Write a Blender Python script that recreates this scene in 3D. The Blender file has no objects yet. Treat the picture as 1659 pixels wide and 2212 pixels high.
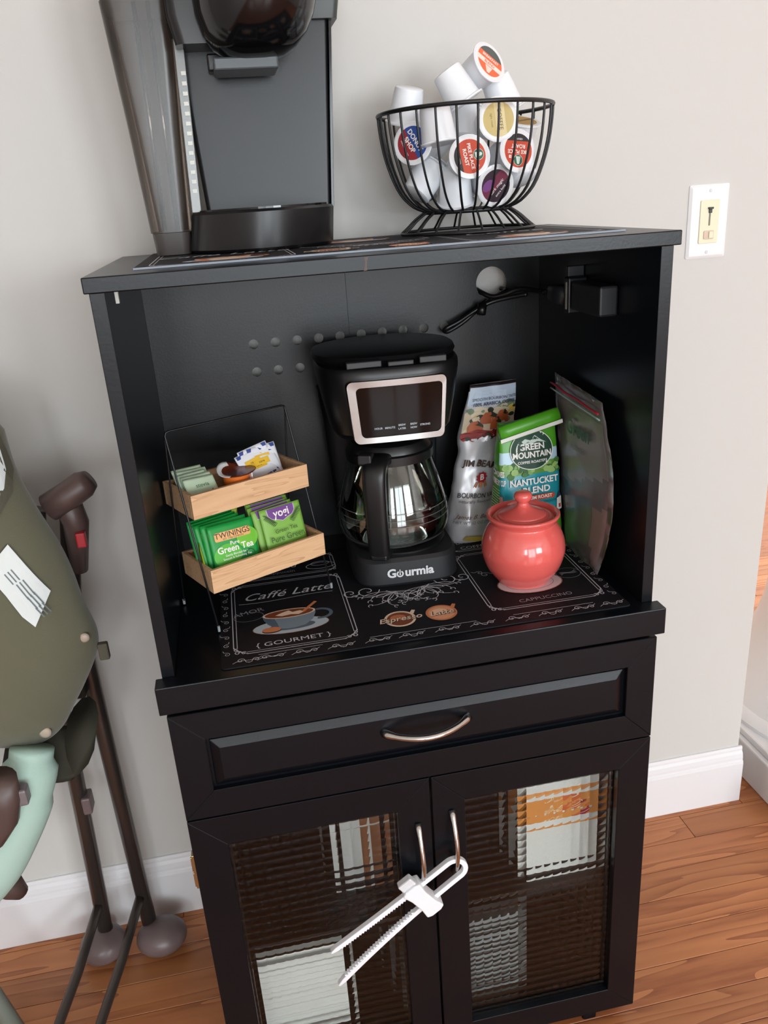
import bpy, bmesh, math, random
from mathutils import Matrix, Vector, noise
random.seed(7)
PI = math.pi
scene = bpy.context.scene
COL = scene.collection

# ------------------------------------------------------------------ camera
cam_d = bpy.data.cameras.new('camera')
cam_d.sensor_fit = 'VERTICAL'; cam_d.sensor_height = 36.0
cam_d.lens = 1747.88 / 2212.0 * 36.0
cam_d.clip_start = 0.02
cam = bpy.data.objects.new('camera', cam_d); COL.objects.link(cam)
_R = ((0.979163, 0.156985, 0.128827), (-0.192580, 0.919117, 0.343710), (-0.064450, -0.361358, 0.930197))
cam.matrix_world = Matrix(((_R[0][0], _R[0][2], -_R[0][1], 0.13758), (_R[1][0], _R[1][2], -_R[1][1], -0.86391),
                           (_R[2][0], _R[2][2], -_R[2][1], 1.28079), (0, 0, 0, 1)))
scene.camera = cam

# ------------------------------------------------------------------ world, daylight, exposure
world = bpy.data.worlds.new('sky'); scene.world = world; world.use_nodes = True
wbg = world.node_tree.nodes['Background']
wbg.inputs[0].default_value = (0.80, 0.90, 1.0, 1); wbg.inputs[1].default_value = 1.2

def area_light(name, loc, target, sx, sy, power, color):
    d = bpy.data.lights.new(name, 'AREA'); d.shape = 'RECTANGLE'; d.size = sx; d.size_y = sy
    d.energy = power; d.color = color
    o = bpy.data.objects.new(name, d); COL.objects.link(o)
    o.location = loc
    o.rotation_euler = (Vector(target) - Vector(loc)).to_track_quat('-Z', 'Y').to_euler()
    return o
# daylight standing in the two windows behind the camera and the window of the room to the right
YF = -5.2
WINS = [(-1.00, -0.40, .85, 2.1), (0.0, 1.6, .12, 2.1), (2.0, 3.6, .85, 2.1)]
for n_, (a_, b_, c_, d_), e_ in (('left', WINS[0], 48), ('patio', WINS[1], 84), ('right', WINS[2], 140)):
    area_light('daylight_%s_window' % n_, ((a_ + b_) / 2, YF + .05, (c_ + d_) / 2), ((a_ + b_) / 2, 0, (c_ + d_) / 2), b_ - a_, d_ - c_, e_, (0.88, 0.955, 1.0))
area_light('daylight_hall_window', (4.16, 1.9, 1.45), (1.2, 1.9, 1.45), 1.6, 1.3, 150, (1.0, 0.97, 0.92))

vs = scene.view_settings
vs.view_transform = 'Standard'; vs.look = 'None'; vs.gamma = 1.0; vs.use_curve_mapping = False
vs.exposure = -0.17

# ------------------------------------------------------------------ materials
def lin(c):
    c = c / 255.0
    return c / 12.92 if c <= 0.04045 else ((c + 0.055) / 1.055) ** 2.4
def rgb(c): return (lin(c[0]), lin(c[1]), lin(c[2]), 1)
_M = {}
def mat(name, c, rough=0.5, metal=0.0, spec=0.5, bump=None, coat=0.0, var=None, sheen=0.0):
    """principled material; bump=(scale,strength); var=(scale, amount) mottles the colour"""
    if name in _M: return _M[name]
    m = bpy.data.materials.new(name); m.use_nodes = True; _M[name] = m
    nt = m.node_tree; b = nt.nodes['Principled BSDF']
    b.inputs['Base Color'].default_value = rgb(c)
    b.inputs['Roughness'].default_value = rough
    b.inputs['Metallic'].default_value = metal
    b.inputs['Specular IOR Level'].default_value = spec
    b.inputs['Coat Weight'].default_value = coat
    b.inputs['Coat Roughness'].default_value = 0.06
    b.inputs['Sheen Weight'].default_value = sheen
    if bump or var:
        tc = nt.nodes.new('ShaderNodeTexCoord')
    if bump:
        n = nt.nodes.new('ShaderNodeTexNoise'); n.inputs['Scale'].default_value = bump[0]; n.inputs['Detail'].default_value = 4
        nt.links.new(tc.outputs['Object'], n.inputs['Vector'])
        bp = nt.nodes.new('ShaderNodeBump'); bp.inputs['Strength'].default_value = bump[1]; bp.inputs['Distance'].default_value = 0.002
        nt.links.new(n.outputs['Fac'], bp.inputs['Height']); nt.links.new(bp.outputs['Normal'], b.inputs['Normal'])
    if var:
        n2 = nt.nodes.new('ShaderNodeTexNoise'); n2.inputs['Scale'].default_value = var[0]; n2.inputs['Detail'].default_value = 3
        nt.links.new(tc.outputs['Object'], n2.inputs['Vector'])
        mx = nt.nodes.new('ShaderNodeMixRGB'); mx.blend_type = 'MULTIPLY'
        mx.inputs['Color1'].default_value = rgb(c); mx.inputs['Fac'].default_value = var[1]
        nt.links.new(n2.outputs['Fac'], mx.inputs['Color2']); nt.links.new(mx.outputs['Color'], b.inputs['Base Color'])
    return m
def ink(c, rough=0.55):
    return mat('ink_%d_%d_%d' % tuple(int(x) for x in c), c, rough)

def wood(name, c_light, c_dark, axis, scale, rough=0.35, stretch=14.0, rand=0.0):
    """grain running along one axis; per-object tone when rand > 0"""
    if name in _M: return _M[name]
    m = bpy.data.materials.new(name); m.use_nodes = True; _M[name] = m
    nt = m.node_tree; L = nt.links; b = nt.nodes['Principled BSDF']; b.inputs['Roughness'].default_value = rough
    tc = nt.nodes.new('ShaderNodeTexCoord'); oi = nt.nodes.new('ShaderNodeObjectInfo')
    mp = nt.nodes.new('ShaderNodeMapping'); s = [stretch] * 3; s[axis] = 1.0
    mp.inputs['Scale'].default_value = s
    L.new(tc.outputs['Object'], mp.inputs['Vector'])
    ofs = nt.nodes.new('ShaderNodeVectorMath'); ofs.operation = 'ADD'
    mul = nt.nodes.new('ShaderNodeMath'); mul.operation = 'MULTIPLY'; mul.inputs[1].default_value = 37.0
    L.new(oi.outputs['Random'], mul.inputs[0]); L.new(mp.outputs['Vector'], ofs.inputs[0]); L.new(mul.outputs[0], ofs.inputs[1])
    n1 = nt.nodes.new('ShaderNodeTexNoise'); n1.inputs['Scale'].default_value = scale; n1.inputs['Detail'].default_value = 2
    n1.inputs['Distortion'].default_value = 0.6
    L.new(ofs.outputs[0], n1.inputs['Vector'])
    w = nt.nodes.new('ShaderNodeMath'); w.operation = 'MULTIPLY'; w.inputs[1].default_value = 8.0
    L.new(n1.outputs['Fac'], w.inputs[0])
    fr = nt.nodes.new('ShaderNodeMath'); fr.operation = 'FRACT'; L.new(w.outputs[0], fr.inputs[0])
    n2 = nt.nodes.new('ShaderNodeTexNoise'); n2.inputs['Scale'].default_value = scale * 9; n2.inputs['Detail'].default_value = 5
    L.new(ofs.outputs[0], n2.inputs['Vector'])
    ad = nt.nodes.new('ShaderNodeMath'); ad.operation = 'MULTIPLY_ADD'; ad.inputs[1].default_value = 0.62
    L.new(fr.outputs[0], ad.inputs[0])
    h = nt.nodes.new('ShaderNodeMath'); h.operation = 'MULTIPLY'; h.inputs[1].default_value = 0.4
    L.new(n2.outputs['Fac'], h.inputs[0]); L.new(h.outputs[0], ad.inputs[2])
    cr = nt.nodes.new('ShaderNodeValToRGB')
    cr.color_ramp.elements[0].position = 0.1; cr.color_ramp.elements[0].color = rgb(c_light)
    cr.color_ramp.elements[1].position = 0.97; cr.color_ramp.elements[1].color = rgb(c_dark)
    mid = cr.color_ramp.elements.new(0.66); mid.color = rgb([a * .72 + d * .28 for a, d in zip(c_light, c_dark)])
    L.new(ad.outputs[0], cr.inputs['Fac'])
    out = cr.outputs['Color']
    if rand:
        hs = nt.nodes.new('ShaderNodeHueSaturation'); mr = nt.nodes.new('ShaderNodeMapRange')
        mr.inputs['To Min'].default_value = 1 - rand; mr.inputs['To Max'].default_value = 1 + rand
        L.new(oi.outputs['Random'], mr.inputs['Value']); L.new(mr.outputs['Result'], hs.inputs['Value'])
        L.new(out, hs.inputs['Color']); out = hs.outputs['Color']
    L.new(out, b.inputs['Base Color'])
    return m

def thin_clear(name, tint, gloss=0.06, rough=0.02, base=0.0, base_c=(200, 200, 200)):
    """thin clear plastic or glass film: tinted see-through plus Fresnel reflection, optional milky share"""
    if name in _M: return _M[name]
    m = bpy.data.materials.new(name); m.use_nodes = True; _M[name] = m
    nt = m.node_tree; L = nt.links; nt.nodes.remove(nt.nodes['Principled BSDF'])
    out = nt.nodes['Material Output']
    tr = nt.nodes.new('ShaderNodeBsdfTransparent'); tr.inputs['Color'].default_value = rgb(tint)
    gl = nt.nodes.new('ShaderNodeBsdfGlossy'); gl.inputs['Roughness'].default_value = rough; gl.inputs['Color'].default_value = (1, 1, 1, 1)
    lw = nt.nodes.new('ShaderNodeFresnel'); lw.inputs['IOR'].default_value = 1.5
    ad = nt.nodes.new('ShaderNodeMath'); ad.operation = 'ADD'; ad.inputs[1].default_value = gloss; ad.use_clamp = True
    L.new(lw.outputs[0], ad.inputs[0])
    src = tr.outputs[0]
    if base > 0:
        df = nt.nodes.new('ShaderNodeBsdfDiffuse'); df.inputs['Color'].default_value = rgb(base_c)
        m1 = nt.nodes.new('ShaderNodeMixShader'); m1.inputs[0].default_value = base
        L.new(tr.outputs[0], m1.inputs[1]); L.new(df.outputs[0], m1.inputs[2]); src = m1.outputs[0]
    mx = nt.nodes.new('ShaderNodeMixShader')
    L.new(ad.outputs[0], mx.inputs[0]); L.new(src, mx.inputs[1]); L.new(gl.outputs[0], mx.inputs[2])
    L.new(mx.outputs[0], out.inputs['Surface'])
    return m

def glass(name, c, ior=1.45, rough=0.0):
    if name in _M: return _M[name]
    m = bpy.data.materials.new(name); m.use_nodes = True; _M[name] = m
    b = m.node_tree.nodes['Principled BSDF']
    b.inputs['Base Color'].default_value = rgb(c); b.inputs['Transmission Weight'].default_value = 1.0
    b.inputs['IOR'].default_value = ior; b.inputs['Roughness'].default_value = rough
    return m

# ------------------------------------------------------------------ mesh helpers: every shape is (verts, faces)
def join(*vfs):
    V, F = [], []
    for v, f in vfs:
        o = len(V); V += list(v); F += [tuple(i + o for i in q) for q in f]
    return V, F
def tf(M, vf): return [tuple(M @ Vector(v)) for v in vf[0]], vf[1]
def bx(x0, x1, y0, y1, z0, z1):
    V = [(x0, y0, z0), (x1, y0, z0), (x1, y1, z0), (x0, y1, z0), (x0, y0, z1), (x1, y0, z1), (x1, y1, z1), (x0, y1, z1)]
    return V, [(0, 3, 2, 1), (4, 5, 6, 7), (0, 1, 5, 4), (1, 2, 6, 5), (2, 3, 7, 6), (3, 0, 4, 7)]
def prism(poly, a, b, axis='z'):
    """extrude a CCW 2-D polygon from a to b along an axis; poly is (x,y) / (x,z) for y / (y,z) for x"""
    n = len(poly); V = []
    for t in (a, b):
        for p, q in poly:
            V.append((p, q, t) if axis == 'z' else ((p, t, q) if axis == 'y' else (t, p, q)))
    F = [tuple(range(n - 1, -1, -1)), tuple(range(n, 2 * n))] + [(i, (i + 1) % n, n + (i + 1) % n, n + i) for i in range(n)]
    return V, F
def lathe(prof, n=32, cap0=True, cap1=True):
    V, F = [], []
    for r, z in prof:
        for k in range(n):
            a = 2 * PI * k / n; V.append((r * math.cos(a), r * math.sin(a), z))
    for i in range(len(prof) - 1):
        for k in range(n):
            k2 = (k + 1) % n; F.append((i * n + k, i * n + k2, (i + 1) * n + k2, (i + 1) * n + k))
    if cap0: F.append(tuple(range(n - 1, -1, -1)))
    if cap1: F.append(tuple((len(prof) - 1) * n + k for k in range(n)))
    return V, F
def loft(rings, closed=True, cap=True):
    n = len(rings[0]); V = [tuple(p) for r in rings for p in r]; F = []
    for i in range(len(rings) - 1):
        for k in range(n if closed else n - 1):
            k2 = (k + 1) % n; F.append((i * n + k, i * n + k2, (i + 1) * n + k2, (i + 1) * n + k))
    if cap and closed:
        F.append(tuple(range(n - 1, -1, -1))); F.append(tuple((len(rings) - 1) * n + k for k in range(n)))
    return V, F
def tube(pts, r, n=8, closed=False, cap=True):
    P = [Vector(p) for p in pts]; m = len(P); rings = []
    rr = r if isinstance(r, (list, tuple)) else [r] * m
    prev = None
    for i in range(m):
        if closed: t = P[(i + 1) % m] - P[i - 1]
        else: t = P[min(i + 1, m - 1)] - P[max(i - 1, 0)]
        t.normalize()
        if prev is None:
            a = Vector((0, 0, 1)) if abs(t.z) < .9 else Vector((1, 0, 0))
            u = t.cross(a).normalized()
        else:
            u = (prev - t * prev.dot(t)).normalized()
        prev = u; w = t.cross(u)
        rings.append([P[i] + (u * math.cos(2 * PI * k / n) + w * math.sin(2 * PI * k / n)) * rr[i] for k in range(n)])
    if closed:
        rings.append(rings[0]); V, F = loft(rings, True, False); return V, F
    return loft(rings, True, cap)
def bez(p0, p1, p2, p3, n=12):
    out = []
    for i in range(n + 1):
        t = i / n; s = 1 - t
        out.append(tuple(s**3 * a + 3 * s * s * t * b + 3 * s * t * t * c + t**3 * d for a, b, c, d in zip(p0, p1, p2, p3)))
    return out
def smooth_path(pts, n=6):
    """Catmull-Rom through points"""
    P = [Vector(p) for p in pts]; out = []
    for i in range(len(P) - 1):
        a, b, c, d = P[max(i - 1, 0)], P[i], P[i + 1], P[min(i + 2, len(P) - 1)]
        for k in range(n):
            t = k / n
            out.append(0.5 * ((2 * b) + (c - a) * t + (2 * a - 5 * b + 4 * c - d) * t * t + (3 * b - a - 3 * c + d) * t**3))
    out.append(P[-1]); return [tuple(p) for p in out]
def rrect(x0, x1, y0, y1, r, n=5):
    pts = []
    for cx, cy, a0 in ((x1 - r, y0 + r, -PI / 2), (x1 - r, y1 - r, 0), (x0 + r, y1 - r, PI / 2), (x0 + r, y0 + r, PI)):
        for k in range(n + 1):
            a = a0 + PI / 2 * k / n; pts.append((cx + r * math.cos(a), cy + r * math.sin(a)))
    return pts
def ellipse(cx, cy, rx, ry, n=28, a0=0, a1=2 * PI):
    full = abs(a1 - a0 - 2 * PI) < 1e-6
    return [(cx + rx * math.cos(a0 + (a1 - a0) * k / (n if full else n - 1)), cy + ry * math.sin(a0 + (a1 - a0) * k / (n if full else n - 1))) for k in range(n)]

def obj(name, vf, material, parent=None, smooth=False, bevel=0.0, seg=2, mi=None, solid=0.0, subsurf=0, auto=None):
    me = bpy.data.meshes.new(name)
    me.from_pydata([tuple(v) for v in vf[0]], [], [tuple(f) for f in vf[1]])
    for m in (material if isinstance(material, (list, tuple)) else [material]): me.materials.append(m)
    if mi: me.polygons.foreach_set('material_index', mi)
    bm = bmesh.new(); bm.from_mesh(me); bmesh.ops.recalc_face_normals(bm, faces=bm.faces)
    if auto is not None:
        for e in bm.edges:
            if len(e.link_faces) == 2 and e.calc_face_angle(0) > auto: e.smooth = False
    bm.to_mesh(me); bm.free()
    if smooth or auto is not None: me.polygons.foreach_set('use_smooth', [True] * len(me.polygons))
    me.update()
    o = bpy.data.objects.new(name, me); COL.objects.link(o)
    if parent: o.parent = parent
    if solid:
        s = o.modifiers.new('solid', 'SOLIDIFY'); s.thickness = solid; s.offset = 0
    if subsurf:
        s = o.modifiers.new('sub', 'SUBSURF'); s.levels = subsurf; s.render_levels = subsurf
    if bevel:
        b = o.modifiers.new('bevel', 'BEVEL'); b.width = bevel; b.segments = seg; b.limit_method = 'ANGLE'; b.angle_limit = 0.6
    return o
def thing(name, label, cat, M=None, group=None):
    o = bpy.data.objects.new(name, None); COL.objects.link(o)
    o.empty_display_size = 0.02
    o.matrix_basis = M if M is not None else Matrix.Identity(4)
    o['label'] = label; o['category'] = cat
    if group: o['group'] = group
    return o
def at(x, y, z, rz=0.0): return Matrix.Translation((x, y, z)) @ Matrix.Rotation(rz, 4, 'Z')
def loc(t, vf): return tf(t.matrix_basis.inverted(), vf)       # world shape -> local to the thing
def tag(o, label, cat, group=None):
    o['label'] = label; o['category'] = cat
    if group: o['group'] = group
    # put the origin of a single-mesh thing at its base
    vs_ = [v.co for v in o.data.vertices]
    c = Vector(((min(v.x for v in vs_) + max(v.x for v in vs_)) / 2, (min(v.y for v in vs_) + max(v.y for v in vs_)) / 2, min(v.z for v in vs_)))
    if o.matrix_basis == Matrix.Identity(4):
        o.data.transform(Matrix.Translation(-c)); o.location = c
    return o
def struct(o):
    o['kind'] = 'structure'; return o

# ------------------------------------------------------------------ print: flat ink laid on a surface
_TX = {}
def text2d(s, size=1.0, align='CENTER', shear=0.0, bold=0.0, sx=1.0):
    key = (s, align, shear, bold)
    if key not in _TX:
        c = bpy.data.curves.new('t', 'FONT'); c.body = s; c.size = 1.0; c.align_x = align; c.align_y = 'CENTER'
        c.shear = shear; c.offset = bold; c.resolution_u = 3; c.fill_mode = 'FRONT'
        o = bpy.data.objects.new('t', c); COL.objects.link(o)
        dg = bpy.context.evaluated_depsgraph_get(); me = bpy.data.meshes.new_from_object(o.evaluated_get(dg))
        _TX[key] = ([(v.co.x, v.co.y) for v in me.vertices], [tuple(p.vertices) for p in me.polygons])
        bpy.data.objects.remove(o); bpy.data.curves.remove(c); bpy.data.meshes.remove(me)
    V, F = _TX[key]
    return [(x * size * sx, y * size) for x, y in V], F
class Print:
    def __init__(self, fn, step=0.00004, base=0.00012, curved=False):
        self.fn, self.step, self.off, self.curved = fn, step, base, curved
        self.V, self.F, self.I, self.mats = [], [], [], []
    def _mi(self, m):
        if m not in self.mats: self.mats.append(m)
        return self.mats.index(m)
    def add(self, vf, m, x=0, y=0, rot=0.0):
        c, s = math.cos(rot), math.sin(rot); o = len(self.V); self.off += self.step
        for u, v in vf[0]: self.V.append(tuple(self.fn(x + c * u - s * v, y + s * u + c * v, self.off)))
        k = self._mi(m)
        for f in vf[1]: self.F.append(tuple(i + o for i in f)); self.I.append(k)
    def text(self, s, size, m, x=0, y=0, rot=0.0, **kw): self.add(text2d(s, size, **kw), m, x, y, rot)
    def poly(self, pts, m, x=0, y=0, rot=0.0):
        if self.curved: return self.fan(pts, m, x, y, rot)
        self.add((pts, [tuple(range(len(pts)))]), m, x, y, rot)
    def fan(self, pts, m, x=0, y=0, rot=0.0, seg=.004, rings=4):
        cx = sum(p[0] for p in pts) / len(pts); cy = sum(p[1] for p in pts) / len(pts); o = []
        for a, b in zip(pts, list(pts[1:]) + [pts[0]]):
            q = max(1, int(math.hypot(b[0] - a[0], b[1] - a[1]) / seg)); o += [(a[0] + (b[0] - a[0]) * i / q, a[1] + (b[1] - a[1]) * i / q) for i in range(q)]
        n = len(o); V = [(cx, cy)] + [(cx + (p[0] - cx) * r / rings, cy + (p[1] - cy) * r / rings) for r in range(1, rings + 1) for p in o]
        F = [(0, 1 + i, 1 + (i + 1) % n) for i in range(n)]
        for r in range(rings - 1): F += [(1 + r * n + i, 1 + r * n + n + i, 1 + r * n + n + (i + 1) % n, 1 + r * n + (i + 1) % n) for i in range(n)]
        self.add((V, F), m, x, y, rot)
    def stroke(self, pts, w, m, x=0, y=0, rot=0.0, closed=False, taper=False):
        P = [Vector(p) for p in pts]; n = len(P); V = []
        for i in range(n):
            t = (P[(i + 1) % n] - P[i - 1]) if closed else (P[min(i + 1, n - 1)] - P[max(i - 1, 0)])
            if t.length < 1e-9: t = Vector((1, 0))
            t.normalize(); k = w / 2 * ((0.25 + 0.75 * math.sin(PI * min(1, max(0, i / (n - 1))))) if taper else 1)
            V += [(P[i].x - t.y * k, P[i].y + t.x * k), (P[i].x + t.y * k, P[i].y - t.x * k)]
        F = [(2 * i, 2 * i + 1, 2 * ((i + 1) % n) + 1, 2 * ((i + 1) % n)) for i in range(n if closed else n - 1)]
        self.add((V, F), m, x, y, rot)
    def build(self, name, parent=None):
        me = bpy.data.meshes.new(name); me.from_pydata(self.V, [], self.F)
        for m in self.mats: me.materials.append(m)
        me.polygons.foreach_set('material_index', self.I); me.update()
        o = bpy.data.objects.new(name, me); COL.objects.link(o)
        if parent: o.parent = parent
        return o
def plane_fn(o, ux, uy):
    o, ux, uy = Vector(o), Vector(ux).normalized(), Vector(uy).normalized(); n = ux.cross(uy)
    return lambda u, v, k: o + ux * u + uy * v + n * k

# ------------------------------------------------------------------ shared materials
BLACK = mat('cabinet_black', (8, 12, 18), 0.30, spec=0.30, bump=(260, 0.04))
BLACK_IN = mat('cabinet_back_black', (9, 10, 12), 0.34, spec=0.32, bump=(300, 0.05))
CHROME = mat('chrome', (205, 203, 200), 0.12, metal=1.0)
STEEL = mat('brushed_steel', (168, 166, 164), 0.22, metal=1.0)
WIRE = mat('black_wire', (22, 22, 24), 0.38)
WALLM = mat('wall_paint', (208, 206, 202), 0.75, spec=0.3, bump=(55, 0.05))
TRIM = mat('trim_white', (233, 232, 234), 0.35)
WHITE_PL = mat('white_plastic', (238, 239, 243), 0.32)
CHALK = ink((206, 206, 214)); CHALK2 = ink((140, 142, 152))

# ================================================================== the room
YW = 0.4162
PLANK = wood('oak_plank', (192, 126, 78), (124, 62, 32), 0, 1.1, rough=0.33, stretch=11.0, rand=0.16)
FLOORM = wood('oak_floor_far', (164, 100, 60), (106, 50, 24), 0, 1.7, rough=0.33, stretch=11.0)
PX0, PX1, PY0, PY1 = -1.1, 2.2, -0.312, 1.48
base = join(bx(-1.15, 4.2, YF, 3.3, -0.05, -0.005), bx(-1.15, PX0, YF, 3.3, -0.006, 0), bx(PX1, 4.2, YF, 3.3, -0.006, 0),
            bx(PX0, PX1, YF, PY0, -0.006, 0), bx(PX0, PX1, PY1, 3.3, -0.006, 0))
floor = struct(obj('floor', base, FLOORM))
floor['label'] = 'reddish oak plank floor'
_pl = {}
def plank_mesh(L):
    k = round(L, 3)
    if k not in _pl:
        o = obj('plank', bx(-L / 2, L / 2, -0.0316, 0.0316, -0.005, 0.0), PLANK, bevel=0.0008, seg=1); _pl[k] = o
        bpy.context.scene.collection.objects.unlink(o)
    return _pl[k]
y = PY0; r = 0
while y < PY1 - 1e-4:
    x = PX0 - random.choice([0, .2, .35, .5, .65]) ; first = True
    while x < PX1 - 0.02:
        L = random.choice([0.6, 0.8, 1.0, 1.2])
        a = max(x, PX0); b = min(x + L, PX1)
        if PX1 - b < 0.15: b = PX1
        if b - a > 0.03:
            p = plank_mesh(round(b - a - 0.0008, 3)).copy(); COL.objects.link(p); p.parent = floor
            p.location = ((a + b) / 2, y + 0.032, 0)
        x = b
    y += 0.064; r += 1

def wall_y(name, x0, x1, y0, y1, z0, z1, holes):
    """wall in the x-z plane with rectangular openings (hx0,hx1,hz0,hz1) sorted by x"""
    parts = []; x = x0
    for hx0, hx1, hz0, hz1 in holes:
        parts += [bx(x, hx0, y0, y1, z0, z1), bx(hx0, hx1, y0, y1, z0, hz0), bx(hx0, hx1, y0, y1, hz1, z1)]; x = hx1
    parts.append(bx(x, x1, y0, y1, z0, z1))
    return struct(obj(name, join(*parts), WALLM))
struct(obj('wall_back', bx(-1.15, 1.092, YW, YW + 0.14, 0, 2.45), WALLM))
wall_y('wall_front', -1.15, 4.2, YF - .14, YF, 0, 2.45, WINS)
struct(obj('wall_left', bx(-1.29, -1.15, YF - .14, 0.56, 0, 2.45), WALLM))
struct(obj('wall_right', join(bx(4.2, 4.34, YF - .14, 1.1, 0, 2.45), bx(4.2, 4.34, 2.7, 3.44, 0, 2.45), bx(4.2, 4.34, 1.1, 2.7, 0, 0.8), bx(4.2, 4.34, 1.1, 2.7, 2.1, 2.45)), WALLM))
struct(obj('wall_far', bx(0.3, 4.2, 3.3, 3.44, 0, 2.45), WALLM))
struct(obj('wall_hall', bx(0.16, 0.3, 0.556, 3.44, 0, 2.45), WALLM))
struct(obj('ceiling', bx(-1.29, 4.34, YF - .14, 3.44, 2.45, 2.55), mat('ceiling_paint', (236, 235, 232), 0.8)))
def window(n, x0, x1, z0, z1):
    w = struct(obj('window_%d' % n, join(bx(x0 - .07, x1 + .07, YF, YF + .025, z0 - .07, z0), bx(x0 - .07, x1 + .07, YF, YF + .02, z1, z1 + .07),
               bx(x0 - .07, x0, YF, YF + .02, z0, z1), bx(x1, x1 + .07, YF, YF + .02, z0, z1)), TRIM))
    xm = (x0 + x1) / 2
    obj('muntin', bx(xm - .03, xm + .03, YF + .06, YF + .09, z0, z1), TRIM, w)
    if n != 2: obj('muntin', bx(x0, x1, YF + .06, YF + .09, 1.45, 1.49), TRIM, w)
for i_, w_ in enumerate(WINS): window(i_ + 1, *w_)
# skirting of the back wall: stepped and rounded profile (y out of the wall, z)
prof = [(0, 0), (-.014, 0), (-.014, .098), (-.0125, .104), (-.0105, .106), (-.0105, .112), (-.009, .121), (-.0055, .126), (-.0055, .131), (-.004, .1363), (0, .1363)]
struct(obj('baseboard_back', prism([(YW + p, z) for p, z in prof][::-1], -1.15, 1.099, 'x'), TRIM, bevel=0.0006))
# white column base of the opening on the right
col = struct(obj('trim_1', join(bx(1.147, 1.861, .2, .914, 0, .092), bx(1.158, 1.85, .211, .903, .092, .108)), TRIM, bevel=0.004))
col['label'] = 'white square plinth of the column right of the wall end'
obj('column_shaft', tf(Matrix.Translation((1.504, .557, 0)), lathe([(.335, .107), (.338, .118), (.330, .128), (.314, .134), (.305, .15), (.285, .18), (.262, .22), (.242, .27), (.228, .33), (.221, .4), (.220, .6), (.214, 2.45)], 64)), TRIM, col, auto=0.6)

# dimmer switch on the wall
SX, SZ = 0.9243, 1.2102
t = thing('light_switch', 'white wall plate with an ivory slide dimmer right of the cabinet', 'light switch', at(SX, YW, SZ))
IVORY = mat('ivory_plastic', (232, 226, 196), 0.35)
rings = []
for dx, dy in ((0, 0), (0, -.002), (.004, -.0055), (.0055, -.006)):
    rings.append([(p, dy, q) for p, q in rrect(-.035 + dx, .035 - dx, -.057 + dx, .057 - dx, .003)])
obj('plate', loft(rings), mat('plate_white', (244, 244, 245), 0.3), t)
obj('dimmer_body', prism(rrect(-.0168, .0168, -.0335, .0335, .002), -.0082, -.004, 'y'), IVORY, t, bevel=.0008)
obj('slot', prism(rrect(-.0014, .0014, -.006, .022, .001), -.0086, -.0080, 'y'), mat('slot_grey', (120, 118, 100), .6), t)
obj('slider', join(bx(-.004, .004, -.0125, -.008, .0195, .0225), bx(-.0025, .0025, -.0110, -.008, .0135, .0195)), mat('slider_dark', (52, 58, 50), .4), t, bevel=.0006)
obj('rocker', prism(rrect(-.009, .009, -.027, -.0135, .002), -.0095, -.008, 'y'), mat('rocker_tan', (214, 190, 170), .4), t, bevel=.0006)
obj('rocker_button', prism(rrect(-.0005, .007, -.0255, -.015, .001), -.0115, -.009, 'y'), IVORY, t, bevel=.0008)
for z in (.0475, -.0475):
    obj('screw', tf(Matrix.Translation((0, -.0058, z)) @ Matrix.Rotation(PI / 2, 4, 'X'), lathe([(.0028, 0), (.0028, .0005), (.0018, .0011)], 14)), mat('screw_white', (214, 214, 216), .4), t)

# ================================================================== the cabinet
W, ZT, ZN = 0.6406, 1.2267, 0.7629
XL, XR = 0.0189, 0.6217                        # inner faces of the sides
cab = thing('microwave_cabinet', 'black wooden cabinet with an open niche, one drawer and two glass doors', 'cabinet', at(W / 2, 0.2, 0))
def cobj(name, vf, m, parent=None, **k): return obj(name, loc(cab, vf), m, parent or cab, **k)
cobj('top_panel', bx(0, W, 0, .3889, ZT - .0159, ZT), BLACK, bevel=.0012)
p = Print(plane_fn((-W / 2, -.2, 0), (1, 0, 0), (0, 0, 1)), base=.0002)
p.poly([(.2815, ZT - .0155), (.2850, ZT - .0152), (.2855, ZT - .006), (.2868, ZT - .0018), (.2825, ZT - .0018), (.2832, ZT - .007)], mat('dried_coffee', (74, 58, 48), .5)); p.build('coffee_drip_stain', cab)
for x0 in (.0038, XR): cobj('side_panel', bx(x0, x0 + .0151, .0095, .384, .0356, ZT - .0160), BLACK, bevel=.0008)
# back board with the cable hole and two rows of vent holes
plate = obj('back_panel', bx(XL + .0002, XR - .0002, .380, .3835, .05, ZT - .0161), BLACK_IN)
holes = [lathe([(.0245, -.02), (.0245, .02)], 40)]
hm = [Matrix.Translation((.5435, .38, 1.147)) @ Matrix.Rotation(PI / 2, 4, 'X')]
for k in range(10): hm.append(Matrix.Translation((.169 + .033 * k, .38, 1.088)) @ Matrix.Rotation(PI / 2, 4, 'X'))
for k in range(10): hm.append(Matrix.Translation((.169 + .033 * k, .38, 1.046)) @ Matrix.Rotation(PI / 2, 4, 'X'))
sm = lathe([(.0073, -.02), (.0073, .02)], 20)
cut = obj('cutter', join(*[tf(m, holes[0] if i == 0 else sm) for i, m in enumerate(hm)]), BLACK)
bo = plate.modifiers.new('holes', 'BOOLEAN'); bo.operation = 'DIFFERENCE'; bo.object = cut; bo.solver = 'EXACT'
me = bpy.data.meshes.new_from_object(plate.evaluated_get(bpy.context.evaluated_depsgraph_get()))
plate.modifiers.clear(); plate.data = me; bpy.data.objects.remove(cut)
me.transform(cab.matrix_basis.inverted()); plate.parent = cab
me.materials.clear(); me.materials.append(BLACK_IN)
cobj('back_seam', bx(.3155, .3161, .3797, .3801, ZN, ZT - .016), mat('seam', (12, 12, 13), .7))
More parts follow.
